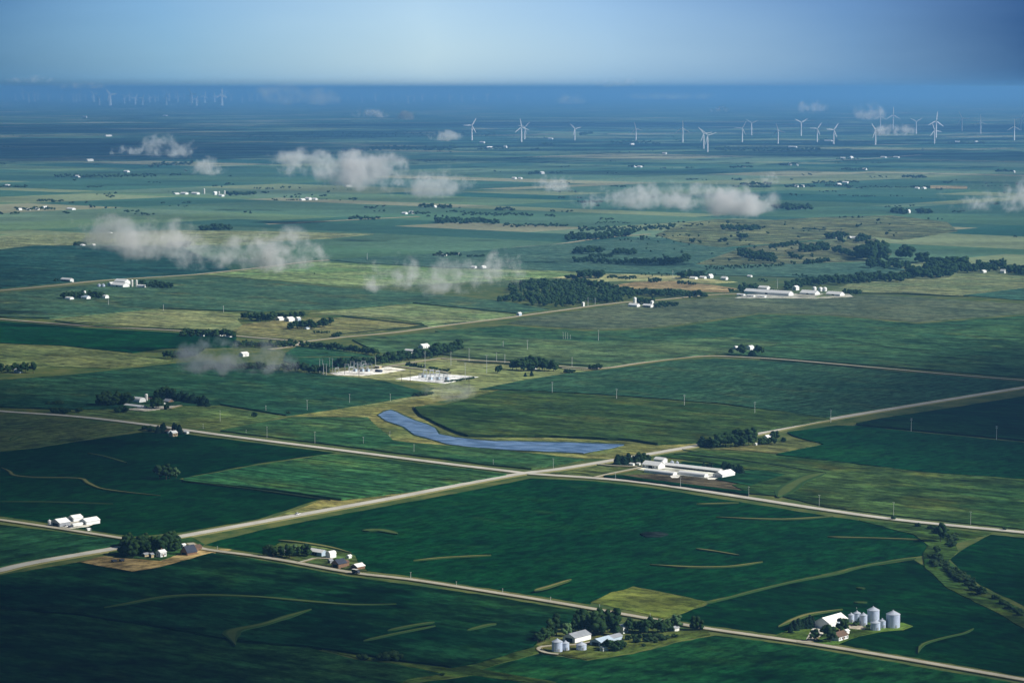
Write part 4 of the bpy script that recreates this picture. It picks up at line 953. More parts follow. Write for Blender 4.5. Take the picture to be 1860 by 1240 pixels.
# --- far farmsteads: small buildings of wall and roof
FAR = [  # px, py, length m, wall height m, label
 (806,466,12,5,'white house left in the small far grove at the centre'), (832,464,7,5,'white house right in the small far grove at the centre'),
 (861,488,11,5,'left of two white sheds under the cloud puff'), (878,488,11,5,'right of two white sheds under the cloud puff'),
 (1260,507,14,4,'low white house left in the far grove above the stubble'), (1277,506,12,4,'white house in the middle of the far grove above the stubble'), (1290,505,11,6,'brightest white house of the far grove above the stubble'), (1316,508,12,5,'white shed right of the far grove above the stubble'), (1362,503,9,3,'thin white roof far right of the stubble field'),
 (1543,434,12,5,'white barn left between the two right-hand tree clumps'), (1552,434,14,5,'white barn right between the two right-hand tree clumps'), (1517,433,9,3,'low pale shed under the right-hand tree clump'),
 (1786,495,12,4,'white house left at the end of the creek woods'), (1822,496,10,6,'bright white house right at the end of the creek woods'),
 (149,447,14,4,'white barn at the grove under the left cloud bank'), (170,447,8,4,'small white shed right of the grove under the left cloud bank'), (327,446,16,4,'white barn seen through the ragged cloud'), (200,424,12,3,'faint white roof in the pale left cloud bank'),
 (36,382,12,5,'first white shed of the four at the far left farm'), (52,382,12,5,'second white shed of the four at the far left farm'), (68,381,12,5,'third white shed of the four at the far left farm'), (82,379,16,6,'tallest white shed of the four at the far left farm'), (129,381,28,5,'long white barn right of the four far left sheds'),
 (140,322,34,7,'long bright white barn under the shaded land, left'), (163,293,40,9,'white barn in the middle of the dark shaded land, left'), (230,313,26,7,'white house on the rim of the shaded land'), (154,214,70,18,'bright speck of a barn far off on the left plain'), (197,248,60,9,'pale roof line far off in the shaded land'), (300,211,80,12,'pale far roofs under the left turbines'), (14,339,20,7,'small white house by the left edge trees'),
 (320,353,20,4,'low end of the far white barns, leftmost'), (335,353,26,6,'left long white barn of the far silo farm'), (355,353,30,6,'right long white barn of the far silo farm'), (391,354,14,9,'tall white block beside the far silos'), (402,357,18,6,'front white barn of the far silo farm'), (418,354,10,5,'little white shed beside the far dark grove'), 
 (549,364,18,5,'left white dome barn alone in the pale far fields'), (560,363,20,7,'middle white dome barn alone in the pale far fields'), (572,363,16,5,'right white dome barn alone in the pale far fields'),
 (632,339,30,5,'white sheds half under the largest cloud bank'), (735,389,16,5,'white house left of the far shelter belt at the centre'), (747,388,14,6,'second white house left of the far shelter belt'), (790,377,9,5,'white speck of a house between two far groves'), (810,376,10,5,'white house under the far right grove at the centre'), (926,380,12,5,'white roof under the far centre grove'),
 (984,316,22,8,'cream house beside the far round grove'), (934,325,18,6,'left white shed on the bright far field'), (945,325,16,5,'right white shed on the bright far field'),
 (1153,304,16,6,'left white house under the far dark trees, right of centre'), (1162,304,22,6,'right white house under the far dark trees, right of centre'),
 (876,260,40,9,'white buildings left of the paired turbines'), (889,270,50,10,'long white building under the paired turbines'), (918,270,20,16,'tall white block under the paired turbines'), (1000,253,40,8,'white farm right of the paired turbines'), (1148,263,34,7,'white farm under the fifth turbine'), (1207,280,26,8,'white farm in the dark band under the turbines'),
 (1358,336,16,6,'first white house of the far right farm under the small cloud'), (1371,334,22,6,'second white house of the far right farm under the small cloud'), (1447,340,14,6,'left white house in the dark belt, far right'), (1458,340,12,7,'right white house in the dark belt, far right'), (1523,337,22,7,'left white barn in the long dark belt, far right'), (1536,333,24,6,'right white barn in the long dark belt, far right'),
 (1666,343,16,5,'left white house beside the orange stubble strip'), (1678,343,18,5,'right white house beside the orange stubble strip'), (1657,322,14,6,'white house under the low dark grove, far right'), (1571,309,18,7,'white barn at the end of a far dark row, right'), (1435,300,18,7,'white house before the far turbines, right'), (1448,301,10,6,'small white shed right of the far house before the turbines'), (1351,304,16,6,'white speck in the far short tree row, right'),
 (1442,380,11,5,'left white house under the round far grove, right'), (1453,379,11,5,'middle white house under the round far grove, right'), (1468,378,14,5,'right white house under the round far grove, right'), (1651,387,9,8,'narrow white house between twin far groves, right'), (1692,386,5,5,'white speck at the end of the twin far groves, right'),
 (1739,259,34,8,'left white shed of the shaded plain, right'), (1773,259,30,8,'right white shed of the shaded plain, right'), (1440,268,60,7,'white buildings in the far dark wood under the turbines'), (1531,289,24,8,'left white house in the shaded plain, right'), (1546,288,24,9,'right white house in the shaded plain, right'), (1605,287,30,7,'left white row house in the shaded plain, right'), (1628,287,34,7,'right white row house in the shaded plain, right'),
 (1842,314,10,8,'white speck near the right edge of the plain'), (1505,257,60,8,'white buildings between two right-hand turbines'),
]
for i, (x, y, l, h, lab) in enumerate(FAR):
    gable('farm_building', 'building', lab, x, y, l * .85, min(l * .6, 13), h * .62, 'B' if i % 3 else 'A', 'white', 'roofwhite', h * .5, door=None, group='white farm buildings far across the plain')
bin_('silo', 'tallest white silo of the far silo farm', 371, 352, 5, 14, 'silo', 'concrete', 'roofwhite', dome=True, detail=False, n=12)
bin_('silo', 'right white silo of the far silo farm', 408, 356, 5, 14, 'silo', 'concrete', 'roofwhite', dome=True, detail=False, n=12)
bin_('silo', 'middle white silo of the far silo farm', 398, 354, 4, 9, 'silo', 'concrete', 'roofwhite', dome=True, detail=False, n=12)

# ------------------------------------------------------------------ vehicles
def car(label, px, py, ang, body, z):
    e_ = empty('car', U(px, py, z), ang); tag(e_, label, 'car')
    b = MB(); b.add([(-2.2,-.9,.35),(2.2,-.9,.35),(2.2,.9,.35),(-2.2,.9,.35),(-2.2,-.9,.95),(2.2,-.9,.85),(2.2,.9,.85),(-2.2,.9,.95)], [(0,3,2,1),(4,5,6,7),(0,1,5,4),(1,2,6,5),(2,3,7,6),(3,0,4,7)])
    b.build('body', body, e_)
    c = MB(); c.add([(-1.9,-.85,.95),(1.0,-.85,.9),(1.0,.85,.9),(-1.9,.85,.95),(-1.5,-.7,1.48),(.3,-.7,1.48),(.3,.7,1.48),(-1.5,.7,1.48)], [(4,5,6,7),(0,1,5,4),(1,2,6,5),(2,3,7,6),(3,0,4,7)])
    cb = c.build('cabin', M['glass'], e_)
    r = MB(); r.box(-1.45, .25, -.68, .68, 1.485, 1.53); r.build('roof', body, e_)
    for sx in (-1.4, 1.4):
        for sy in (-.86, .86):
            w = MB(); pr = [(sx + .34*math.cos(a*math.pi/6), .34 + .34*math.sin(a*math.pi/6)) for a in range(12)]
            w.add([(x_, sy-.1, z_) for x_, z_ in pr] + [(x_, sy+.1, z_) for x_, z_ in pr], [tuple(range(12)), tuple(range(23, 11, -1))] + [(i, 12+i, 12+(i+1) % 12, (i+1) % 12) for i in range(12)])
            w.build('wheel', M['black'], e_)
car('white car driving on the pale highway below the striped field', 541, 934, DA, M['white'], .8)
car('white car parked by the front of the left lane barns', 122, 956, DA, M['white'], .3)
car('dark car parked by the long low shelter, left lane', 128, 957.5, DA, M['dark'], .3)
e_ = empty('farm_truck', U(646, 1041, .8), DB); tag(e_, 'dark loaded truck on the gravel road by the brown barns', 'truck')
b = MB(); b.box(-2.6, 1.2, -1.2, 1.2, 1.0, 2.7); b.build('cargo_box', M['wood'], e_)
b = MB(); b.box(-2.65, 1.25, -1.25, 1.25, 2.72, 2.86); b.build('tarpaulin', M['concrete'], e_)
b = MB(); b.add([(1.35,-1.1,.7),(3.0,-1.1,.7),(3.0,1.1,.7),(1.35,1.1,.7),(1.35,-1.1,2.4),(2.5,-1.1,2.4),(2.5,1.1,2.4),(1.35,1.1,2.4)], [(0,3,2,1),(4,5,6,7),(0,1,5,4),(1,2,6,5),(2,3,7,6),(3,0,4,7)]); b.build('cab', M['dark'], e_)
b = MB(); b.box(-2.6, 3.0, -.5, .5, .6, .95); b.build('chassis', M['black'], e_)
for sx in (-1.8, -.8, 2.1):
    for sy in (-1.05, 1.05):
        w = MB(); pr = [(sx + .45*math.cos(a*math.pi/5), .45 + .45*math.sin(a*math.pi/5)) for a in range(10)]
        w.add([(x_, sy-.15, z_) for x_, z_ in pr] + [(x_, sy+.15, z_) for x_, z_ in pr], [tuple(range(10)), tuple(range(19, 9, -1))] + [(i, 10+i, 10+(i+1) % 10, (i+1) % 10) for i in range(10)])
        w.build('wheel', M['black'], e_)
def wagon(label, px, py, ln):
    e_ = empty('farm_wagon', U(px, py, .2), DA); tag(e_, label, 'wagon')
    b = MB(); x = ln / 2
    b.add([(-x*.8,-.8,.8),(x*.8,-.8,.8),(x*.8,.8,.8),(-x*.8,.8,.8),(-x,-1.2,1.9),(x,-1.2,1.9),(x,1.2,1.9),(-x,1.2,1.9)], [(0,3,2,1),(0,1,5,4),(1,2,6,5),(2,3,7,6),(3,0,4,7),(4,5,6,7)])
    b.build('hopper', M['dark'], e_)
    d_ = MB(); d_.bar((x*.9,0,.7),(x+1.6,0,.5),.08); d_.build('drawbar', M['black'], e_)
    for sx in (-x*.6, x*.6):
        for sy in (-.95, .95):
            w = MB(); pr = [(sx + .45*math.cos(a*math.pi/5), .45 + .45*math.sin(a*math.pi/5)) for a in range(10)]
            w.add([(x_, sy-.12, z_) for x_, z_ in pr] + [(x_, sy+.12, z_) for x_, z_ in pr], [tuple(range(10)), tuple(range(19, 9, -1))] + [(i, 10+i, 10+(i+1) % 10, (i+1) % 10) for i in range(10)])
            w.build('wheel', M['black'], e_)
wagon('left black farm wagon on the bare yellow yard', 207, 1021, 3.6)
wagon('right black farm wagon on the bare yellow yard', 221, 1020, 3.4)

# ------------------------------------------------------------------ poles
ORD = ['', 'first', 'second', 'third', 'fourth', 'fifth', 'sixth', 'seventh', 'eighth', 'ninth', 'tenth', 'eleventh', 'twelfth', 'thirteenth', 'fourteenth', 'fifteenth', 'sixteenth', 'seventeenth', 'eighteenth', 'nineteenth', 'twentieth']
def pole(px, py, hpx, kind, label, group):
    h = hpx / S(px, py)
    e_ = empty('utility_pole', U(px, py, 0), DA if kind != 'tee' else DB); tag(e_, label, 'pole', group)
    mt = M['wood'] if kind == 'brown' else M['galv']
    r = max(.17, .42 / S(px, py)) if kind != 'wood' else max(.14, .30 / S(px, py))
    s = MB(); s.prof([(r, 0), (r * .75, h * .6), (r * .6, h)], 8); s.build('shaft', mt, e_)
    if kind == 'frame': 
        c = MB(); c.prof([(r, 0), (r * .7, h)], 8, cx=0, cy=4.5); c.build('shaft', mt, e_)
        c = MB(); c.box(-.15, .15, -1.5, 6, h - 1.2, h - .9); c.build('crossarm', mt, e_)
        return
    aw = h * .09
    for k, z in enumerate((h - .5, h - 1.9) if kind != 'wood' else (h - .45,)):
        c = MB(); c.box(-.09, .09, -aw, aw, z - .1, z + .1); cr = c.build('crossarm', mt, e_)
        for s_ in (-1, 0, 1):
            q = MB(); q.prof([(.07, z + .11), (.1, z + .25), (.05, z + .38)], 6, cy=s_ * aw * .9); q.build('insulator', M['concrete']).parent = cr
SER = [
 ('steel', 'tall pale steel pole in the line across the crop fields', 'tall line of poles across the fields', [(1003,717,24),(1120,728,23),(1243,740,24),(1371,754,25),(1509,767,24),(1655,783,24),(1810,798,25)]),
 ('wood', 'thin wooden pole along the near gravel road', 'poles along the near gravel road', [(746,1052,14),(829,1066,11),(913,1077,9),(1000,1092,9),(1089,1105,9),(1181,1124,11)]),
 ('wood', 'thin pole along the right-hand highway', 'poles along the right-hand highway', [(1118,872,14),(1236,886,20),(1360,903,20),(1488,919,21),(1623,937,26),(1763,952,24)]),
 ('wood', 'thin pole in the field above the left-hand highway', 'poles above the left-hand highway', [(369,778,9),(400,765,20),(447,788,8),(485,795,21),(572,805,22),(660,807,14),(708,793,10),(752,823,17),(896,846,12),(1005,850,18)]),
 ('wood', 'faint pole along the lower edge of the teal field', 'poles by the teal field', [(483,748,12),(558,747,21),(635,734,19),(709,729,14)]),
 ('steel', 'tall slender pole of the substation line', 'tall slender poles near the substation', [(682,664,16),(708,658,14),(772,669,32),(819,664,26),(845,690,32),(852,656,24),(884,678,34),(902,656,16),(917,659,16)]),
 ('brown', 'dark wooden pole before the substation', 'dark poles before the substation', [(626,680,13),(652,684,20),(729,693,12),(745,694,22),(852,708,22)]),
 ('frame', 'pale twin-post frame at the left of the substation', 'twin-post frames left of the substation', [(586,678,26),(593,682,22),(604,676,26)]),
 ('steel', 'pale pole beyond the substation road', 'pale poles beyond the substation', [(914,631,12),(958,637,20),(1039,666,18),(1087,620,21)]),
 ('wood', 'hair-thin pole in the far group of four', 'far group of four poles', [(1023,617,14),(1027,617,14),(1031,617,13),(1036,617,9)]),
 ('steel', 'tall thin mast far behind the fields', 'thin masts far behind the fields', [(297,565,12),(406,567,12),(197,555,12),(667,472,12),(1068,557,17),(1081,553,12),(1222,506,15),(1247,505,15),(1412,524,18),(1532,434,6)]),
 ('wood', 'small pole by the left lane junction', 'small poles by the left lane', [(165,965,7),(395,998,7),(1556,1105,3)]),
]
for kind, desc, grp, L_ in SER:
    for i, (x, y, h) in enumerate(sorted(L_)):
        pole(x, y, h, kind, '%s %s, counted from the left' % (ORD[i + 1], desc) if len(L_) > 1 else desc, grp)

# ------------------------------------------------------------------ substation gear
def gantry(label, px, py, w, h, group):
    e_ = empty('switchyard_gantry', U(px, py, .2), DB + random.choice((0, math.pi / 2))); tag(e_, label, 'gantry', group)
    for s in (-1, 1):
        m_ = MB()
        for a, b in ((-.4, -.4), (.4, -.4), (.4, .4), (-.4, .4)): m_.bar((s*w/2 + a, b, 0), (s*w/2 + a*.3, b*.3, h), .09)
        for k in range(5):
            z = h * k / 5; z2 = h * (k + 1) / 5; f0 = .4 * (1 - .7*k/5); f1 = .4 * (1 - .7*(k+1)/5)
            m_.bar((s*w/2 - f0, -f0, z), (s*w/2 + f1, -f1, z2), .05); m_.bar((s*w/2 + f0, f0, z), (s*w/2 - f1, f1, z2), .05)
        m_.build('leg', M['galv'], e_)
    b = MB(); z = h
    for yy, zz in ((-.3, 0), (.3, 0), (0, .55)): b.bar((-w/2, yy, z + zz - .4), (w/2, yy, z + zz - .4), .08)
    for k in range(8): x0 = -w/2 + w*k/8; b.bar((x0, -.3, z-.4), (x0 + w/16, 0, z+.15), .04); b.bar((x0 + w/16, 0, z+.15), (x0 + w/8, .3, z-.4), .04)
    b.build('beam', M['galv'], e_)
    for k in (-1, 0, 1):
        q = MB(); q.prof([(.12, h-2.0), (.2, h-1.5), (.12, h-1.2), (.2, h-.9), (.1, h-.5)], 6, cx=k*w/3.4); q.build('insulator', M['blue'], e_)
def transformer(label, px, py, group):
    e_ = empty('transformer', U(px, py, .2), DB); tag(e_, label, 'transformer', group)
    b = MB(); b.box(-2, 2, -1.3, 1.3, .3, 3.2); b.build('tank', M['blue'], e_)
    for s in (-1, 1):
        f_ = MB()
        for k in range(8): f_.box(-1.7 + k*.45, -1.6 + k*.45, s*1.32 if s > 0 else -1.9, 1.9 if s > 0 else -1.32, .6, 2.8)
        f_.build('radiator', M['grey'], e_)
    for k in (-1.2, 0, 1.2):
        q = MB(); q.prof([(.2, 3.2), (.32, 3.5), (.16, 3.8), (.28, 4.1), (.1, 4.8)], 8, cx=k); q.build('bushing', M['concrete'], e_)
G1 = [(630,672),(638,676),(646,671),(655,674),(663,671),(640,668),(652,668),(612,678),(660,667),(672,672)]
G2 = [(770,684),(778,688),(786,685),(794,688),(802,685),(784,681),(795,682),(810,687),(765,688),(776,692),(790,692),(803,691),(772,679)]
for i, (x, y) in enumerate(sorted(G1)):
    gantry('grey lattice gantry on the left gravel pad, %s from the left' % ORD[i+1], x, y, 6, random.uniform(5, 8.5), 'gantries on the left pad')
for i, (x, y) in enumerate(sorted(G2)):
    gantry('grey lattice gantry on the right gravel pad, %s from the left' % ORD[i+1], x, y, 6, random.uniform(4, 6), 'gantries on the right pad')
T_ = sorted([(645,675),(658,675),(668,675),(782,690),(796,690),(812,690),(770,686)])
for i, (x, y) in enumerate(T_): transformer('boxy blue-grey transformer in the substation, %s from the left' % ORD[i+1], x, y, 'transformers in the substation')
gable('control_building', 'building', 'dark green low hut at the front of the left gravel pad', 688, 676, 8, 4, 2.4, 'B', 'dark', 'dark', .6, door=None)
gable('control_building', 'building', 'pale flat-roofed hut on the left gravel pad', 687, 669, 7, 4, 2.8, 'B', 'tanwall', 'concrete', .4)

# ------------------------------------------------------------------ wind turbines
def turbine_meshes():
    t = MB(); t.prof([(4.6, 0), (4.0, 30), (3.3, 60), (2.8, 80)], 14)
    n_ = MB(); n_.box(-1.6, 1.6, -2.5, 6.5, 79, 82.6)
    h_ = MB(); h_.prof([(.1, -2.2), (1.3, -1.2), (1.7, 0), (1.7, 1.6)], 12); h_.v = [(x, z - 3.6, y + 81) for x, y, z in h_.v]
    b = MB()
    st = [(0, 2.0, 1.3), (3, 2.6, 1.1), (9, 5.4, .7), (20, 4.8, .5), (34, 3.8, .35), (46, 2.0, .15)]
    for i, (z, c, th) in enumerate(st):
        b.v += [(-c * .35, 0, z), (c * .1, -th, z), (c * .65, 0, z), (c * .1, th, z)]
        if i:
            k = i * 4
            for j in range(4): b.f.append((k-4+j, k-4+(j+1) % 4, k+(j+1) % 4, k+j))
    b.f.append((len(b.v)-4, len(b.v)-3, len(b.v)-2, len(b.v)-1))
    return t, n_, h_, b
tt, tn, th_, tb = turbine_meshes()
def me(mb_, nm):
    m_ = bpy.data.meshes.new(nm); m_.from_pydata(mb_.v, [], mb_.f); m_.materials.append(M['turb']); m_.update(); return m_
tm = [me(tt, 'tower'), me(tn, 'nacelle'), me(th_, 'hub'), me(tb, 'blade')]
for mb_ in (tt, tn): mb_.v = [(x * 2.6, y * 1.6, z) for x, y, z in mb_.v]
th_.v = [(x * 2, y, (z - 81) * 2 + 81) for x, y, z in th_.v]
tb.v = [(x * 2.3, y * 2, z * 1.05) for x, y, z in tb.v]
tmf = [me(tt, 'tower'), me(tn, 'nacelle'), me(th_, 'hub'), me(tb, 'blade')]
def turbine(px, py, hubpx, phase, label, group, yaw, far=False):
    s = hubpx / S(px, py) / 81.0
    e_ = empty('wind_turbine', U(px, py, 0), yaw, s); tag(e_, label, 'wind turbine', group)
    T4 = tmf if far else tm
    link(bpy.data.objects.new('tower', T4[0]), e_); link(bpy.data.objects.new('nacelle', T4[1]), e_)
    hb = link(bpy.data.objects.new('hub', T4[2]), e_)
    for k in range(3):
        o = bpy.data.objects.new('blade', T4[3]); o.location = (0, -4.2, 81)
        o.rotation_euler = (0, R(phase + 120 * k), 0)
        link(o, hb)
NEAR_T = [(857,255,27,30),(947,258,27,-10),(953,253,22,45),(1044,255,21,-45),(1155,257,23,-15),(1240,259,26,0),(1278,270,27,-40),(1285,276,30,-48),(1348,258,25,30),(1365,246,22,-55),(1413,261,24,-15),(1455,247,24,-62),(1484,258,24,35),(1514,262,26,35),(1590,263,26,-35),(1599,233,22,0),(1622,235,26,0),(1664,243,22,-62),(1697,261,24,-20),(1700,250,30,5),(1747,238,23,-25),(1781,243,22,-3),(1842,255,25,0),(1854,236,20,25)]
nts = ['left of all the near white turbines', 'taller of the crossing pair of near turbines', 'shorter of the crossing pair of near turbines', 'alone right of the crossing pair, raised arms', 'by itself over white farm roofs', 'with one blade straight up, right of centre',
 'behind the lowest standing near turbine', 'lowest standing of the near turbines, wide V blades', 'left of two turbines near a small dark patch', 'smaller, its V blades behind its left neighbour', 'with a blade lying to the right, above dark trees', 'small Y-shaped one between two larger', 'over white roofs, blade up right',
 'over the dark trees, slanting blade up right', 'beside the small cloud, wide V blades', 'rising behind the small tall cloud', 'tallest looking one right of the small tall cloud', 'Y-shaped one right of the low small cloud', 'front one of the tangled pair on the right', 'back one of the tangled pair on the right',
 'Y-shaped one left of the last three', 'dark blue plain, one blade straight up', 'near the right edge, in front', 'at the very right edge, behind']
for i, (x, y, h, ph) in enumerate(NEAR_T):
    turbine(x, y, h, ph, 'white wind turbine, ' + nts[i], 'near row of wind turbines', random.uniform(-.3, .3))
FT = [(42,181,14),(52,186,15),(63,184,13),(69,182,13),(133,185,13),(139,185,11),(145,184,13),(165,170,9),(170,185,14),(180,191,13),(200,192,20),(197,182,10),(235,184,11),(246,190,12),(259,191,13),(272,187,10),(282,187,9),(297,178,14),(302,191,14),(307,184,12),(318,178,11),(323,186,12),(345,188,14),(348,190,19),(357,192,12),(350,175,9),(372,187,13),(403,192,20),(409,180,12),(428,175,8),(453,184,12),(458,184,12),(468,185,11),(495,180,8),(555,185,12),(218,173,8),(658,186,9),(682,184,11),(714,184,9),(741,188,11),(767,183,10),(817,185,10),(839,185,12),(885,184,11),(940,183,9),(946,182,8)]
FT += [(28,183,10),(88,182,9),(112,184,10),(155,183,10),(190,180,9),(226,188,11),(240,180,9),(288,183,10),(334,182,10),(364,180,9),(390,186,12),(420,183,10),(440,187,10),(478,181,9),(508,184,10),(530,181,9),(542,186,9),(575,182,8),(600,185,9),(632,183,8),(700,182,8),(730,181,8),(752,185,9),(790,182,8),(860,182,8),(905,181,7)]
FT = sorted(FT)
for i, (x, y, h) in enumerate(FT):
    if x < 560: lab = 'tiny pale wind turbine in the crowded far group on the left horizon'; g = 'crowded far turbines on the left horizon'
    else: lab = 'tiny pale wind turbine in the sparse far group on the centre horizon'; g = 'sparse far turbines on the centre horizon'
    turbine(x, y, h, random.uniform(0, 120), lab, g, random.uniform(-.5, .5), far=True)

# ------------------------------------------------------------------ trees
iv1, if1 = ico(1)
iv2_, if2_ = ico(2)
def crown_np(kind, seed, lod=2):
    """unit-height tree crown as one mesh of leafy clumps and loose leaf faces"""
    r = np.random.default_rng(seed); Vs, Fs, n = [], [], 0
    def clump(c, rad, sub):
        nonlocal n
        v, f = (iv2_, if2_) if sub == 2 else (iv1, if1)
        d = np.array([mnoise.noise(Vector(p * 2.3 + c * 9 + seed)) for p in v])
        q = v * rad * (1 + .45 * d)[:, None] + c
        Vs.append(q); Fs.append(f + n); n += len(v)
    def leaves(c, rad, k, size):
        nonlocal n
        d = r.normal(size=(k, 3)); d /= np.linalg.norm(d, axis=1)[:, None]
        p = c + d * rad * r.uniform(.85, 1.25, (k, 1))
        a = r.normal(size=(k, 3)) * size; b = r.normal(size=(k, 3)) * size
        Vs.append(np.stack([p, p + a, p + b], 1).reshape(-1, 3)); Fs.append(np.arange(k * 3).reshape(-1, 3) + n); n += k * 3
    sub = 2 if lod >= 2 else 1
    if kind == 'broad':
        k = 15 if lod >= 2 else (5 if lod == 1 else 2)
        for i in range(k):
            a = r.uniform(0, 2 * math.pi); zz = r.uniform(.28, .86); w = math.sqrt(max(.02, 1 - ((zz - .52) / .46) ** 2)) * .30
            rr = r.uniform(.5, 1) * w
            rad = np.array([1, 1, .85]) * r.uniform(.11, .19) * (1 if lod >= 2 else 1.35 if lod == 1 else 1.9)
            c = np.array([math.cos(a) * rr, math.sin(a) * rr, zz * (1 if lod else .8)])
            clump(c, rad, sub if lod < 2 else (2 if i % 3 == 0 else 1))
            if lod: leaves(c, rad, 34 if lod >= 2 else 8, .022 if lod >= 2 else .05)
        clump(np.array([0, 0, .55]), np.array([.2, .2, .3]), 1)
    elif kind == 'conifer':
        k = 9 if lod >= 2 else 5
        for i in range(k):
            z = .1 + .8 * i / k; w = (1 - z) * .26 + .03
            for j in range(3 if lod >= 2 else 1):
                a = r.uniform(0, 6.28); c = np.array([math.cos(a) * w * .35, math.sin(a) * w * .35, z])
                rad = np.array([w, w, .10]); clump(c, rad, 1)
                if lod: leaves(c, rad, 22, .022)
        clump(np.array([0, 0, .5]), np.array([.09, .09, .5]), 1)
    elif kind == 'poplar':
        for i in range(12):
            z = .18 + .72 * i / 12; c = np.array([r.normal() * .04, r.normal() * .04, z]); rad = np.array([.13, .13, .12]) * r.uniform(.8, 1.15)
            clump(c, rad, 1); leaves(c, rad, 34, .022)
    elif kind == 'shrub':
        for i in range(8):
            a = r.uniform(0, 6.28); rr = r.uniform(.1, .5); c = np.array([math.cos(a) * rr, math.sin(a) * rr, r.uniform(.3, .65)])
            rad = np.array([1, 1, .9]) * r.uniform(.22, .36); clump(c, rad, 1); leaves(c, rad, 24, .06)
    V = np.concatenate(Vs); V[:, 2] = np.maximum(V[:, 2], .01)
    return V, np.concatenate(Fs)
TM = {}
def trunk_mesh():
    b = MB(); b.prof([(.028, 0), (.02, .2), (.014, .5), (.006, .75)], 7)
    for k in range(5):
        a = k * 1.3; z = .28 + .08 * k
        b.bar((0, 0, z), (math.cos(a) * .2, math.sin(a) * .2, z + .2), .009, .003)
    m_ = bpy.data.meshes.new('trunk'); m_.from_pydata(b.v, [], b.f); m_.materials.append(M['bark']); return m_
TRUNK = trunk_mesh()
for kind, nv in (('broad', 6), ('conifer', 3), ('poplar', 3), ('shrub', 4)):
    for s in range(nv):
        V, F = crown_np(kind, s * 11 + 3)
        for mt in {'broad': ('leaf', 'leaflight'), 'conifer': ('needle',), 'poplar': ('leaf', 'leaflight'), 'shrub': ('bush', 'leaf')}[kind]:
            TM.setdefault((kind, mt), []).append(np_mesh('crown', V, F, M[mt], False))
def tree(kind, mt, p, h, w, label, cat, group):
    nm = {'broad': 'broadleaf_tree', 'conifer': 'conifer_tree', 'poplar': 'poplar_tree', 'shrub': 'shrub'}[kind]
    e_ = empty(nm, p, random.uniform(0, 6.28), (h * w, h * w, h))
    tag(e_, label, cat, group)
    link(bpy.data.objects.new('trunk', TRUNK), e_)
    link(bpy.data.objects.new('crown', random.choice(TM[(kind, mt)])), e_)
def along(pts, t):
    L_ = [math.hypot(pts[i+1][0]-pts[i][0], (pts[i+1][1]-pts[i][1])) for i in range(len(pts)-1)]; tot = sum(L_) or 1; q = t * tot
    for i, l in enumerate(L_):
        if q <= l or i == len(L_) - 1:
            f = q / l if l else 0; return (pts[i][0] + (pts[i+1][0]-pts[i][0]) * f, pts[i][1] + (pts[i+1][1]-pts[i][1]) * f)
        q -= l
def grove(kind, mt, pts, jy, n, hp, w, what, where, cat=None):
    """n trees with their feet along a picture polyline (jitter jy px up or down)"""
    P = []
    for i in range(n):
        t = (i + .5 + random.uniform(-.3, .3)) / n if n > 1 else .5
        x, y = along(pts, t) if len(pts) > 1 else pts[0]
        P.append((x, y + random.uniform(-jy, jy), hp * random.uniform(.78, 1.12) if n > 1 else hp))
    P.sort()
    g = '%s %s' % (what + ('s' if not what.endswith('s') else ''), where)
    for i, (x, y, h) in enumerate(P):
        if n == 1: lab = '%s %s' % (what, where)
        elif n <= 8: lab = '%s %s, %s from the left' % (what, where, ORD[i+1])
        else: lab = '%s %s' % (what, where)
        tree(kind, mt, U(x, y, 0), 1.2 * h / S(x, y), 1.1 * w * random.uniform(.85, 1.2), lab, cat or ('shrub' if kind == 'shrub' else 'tree'), g if n > 1 else None)
B, C_, Pp, Sh = 'broad', 'conifer', 'poplar', 'shrub'
# lower right farm
grove(B,'needle' if False else 'leaf',[(1479,1165)],0,1,21,1.0,'round dark tree','by the drive mouth, lower right farm')
grove(B,'leaf',[(1508,1166)],0,1,29,.75,'tall dark oval tree','in front of the lower right house')
grove(B,'leaf',[(1498,1154)],0,1,18,.8,'dark tree','behind the tall oval tree at the lower right house')
grove(B,'leaf',[(1530,1147)],0,1,25,.95,'full dark tree','in front of the long white barn, lower right')
grove(C_,'needle',[(1435,1150),(1478,1136)],3,9,17,1.1,'dark spruce','in the row left of the long white barn')
grove(C_,'needle',[(1432,1145),(1475,1131)],2,6,15,1.1,'dark spruce','in the back row left of the long white barn')
grove(Sh,'bush',[(1553,1137)],0,1,9,.8,'small bush','between the barn and the slim bins')
grove(Sh,'leaf',[(1576,1140)],0,1,7,.8,'dark bush','between the slim tall bin and the squat bin')
# lower centre farm
grove(Pp,'leaf',[(996,1160),(1012,1156)],2,3,34,1.0,'narrow dark tree','left of the lower centre barn')
grove(B,'leaf',[(972,1167),(992,1162)],2,3,22,.9,'dark tree','at the left rim of the lower centre farm')
grove(B,'leaflight',[(1029,1155)],0,1,24,.8,'pale green tree','behind the grey-roofed barn, lower centre')
grove(B,'leaf',[(1042,1146),(1080,1150),(1122,1154)],4,12,34,.8,'tall dark tree','in the thick grove behind the lower centre barn')
grove(B,'leaf',[(1050,1138),(1115,1143)],3,8,30,.8,'dark tree','at the back of the lower centre grove')
grove(B,'leaf',[(1095,1181),(1134,1182)],2,6,19,.9,'rounded dark tree','before the pale blue shed, lower centre')
grove(B,'leaf',[(1140,1147),(1170,1149)],3,4,24,.8,'dark tree','right of the little white house, lower centre')
grove(B,'leaflight' if False else 'leaf',[(1165,1150),(1220,1150)],3,7,24,.85,'green tree','in the row towards the road, lower centre')
grove(B,'leaflight',[(1198,1149),(1218,1148)],1,2,22,.8,'paler tree','in the row towards the road, lower centre')
grove(B,'leaflight',[(1230,1143)],0,1,26,.8,'grey-green tree','beside the gravel road bend')
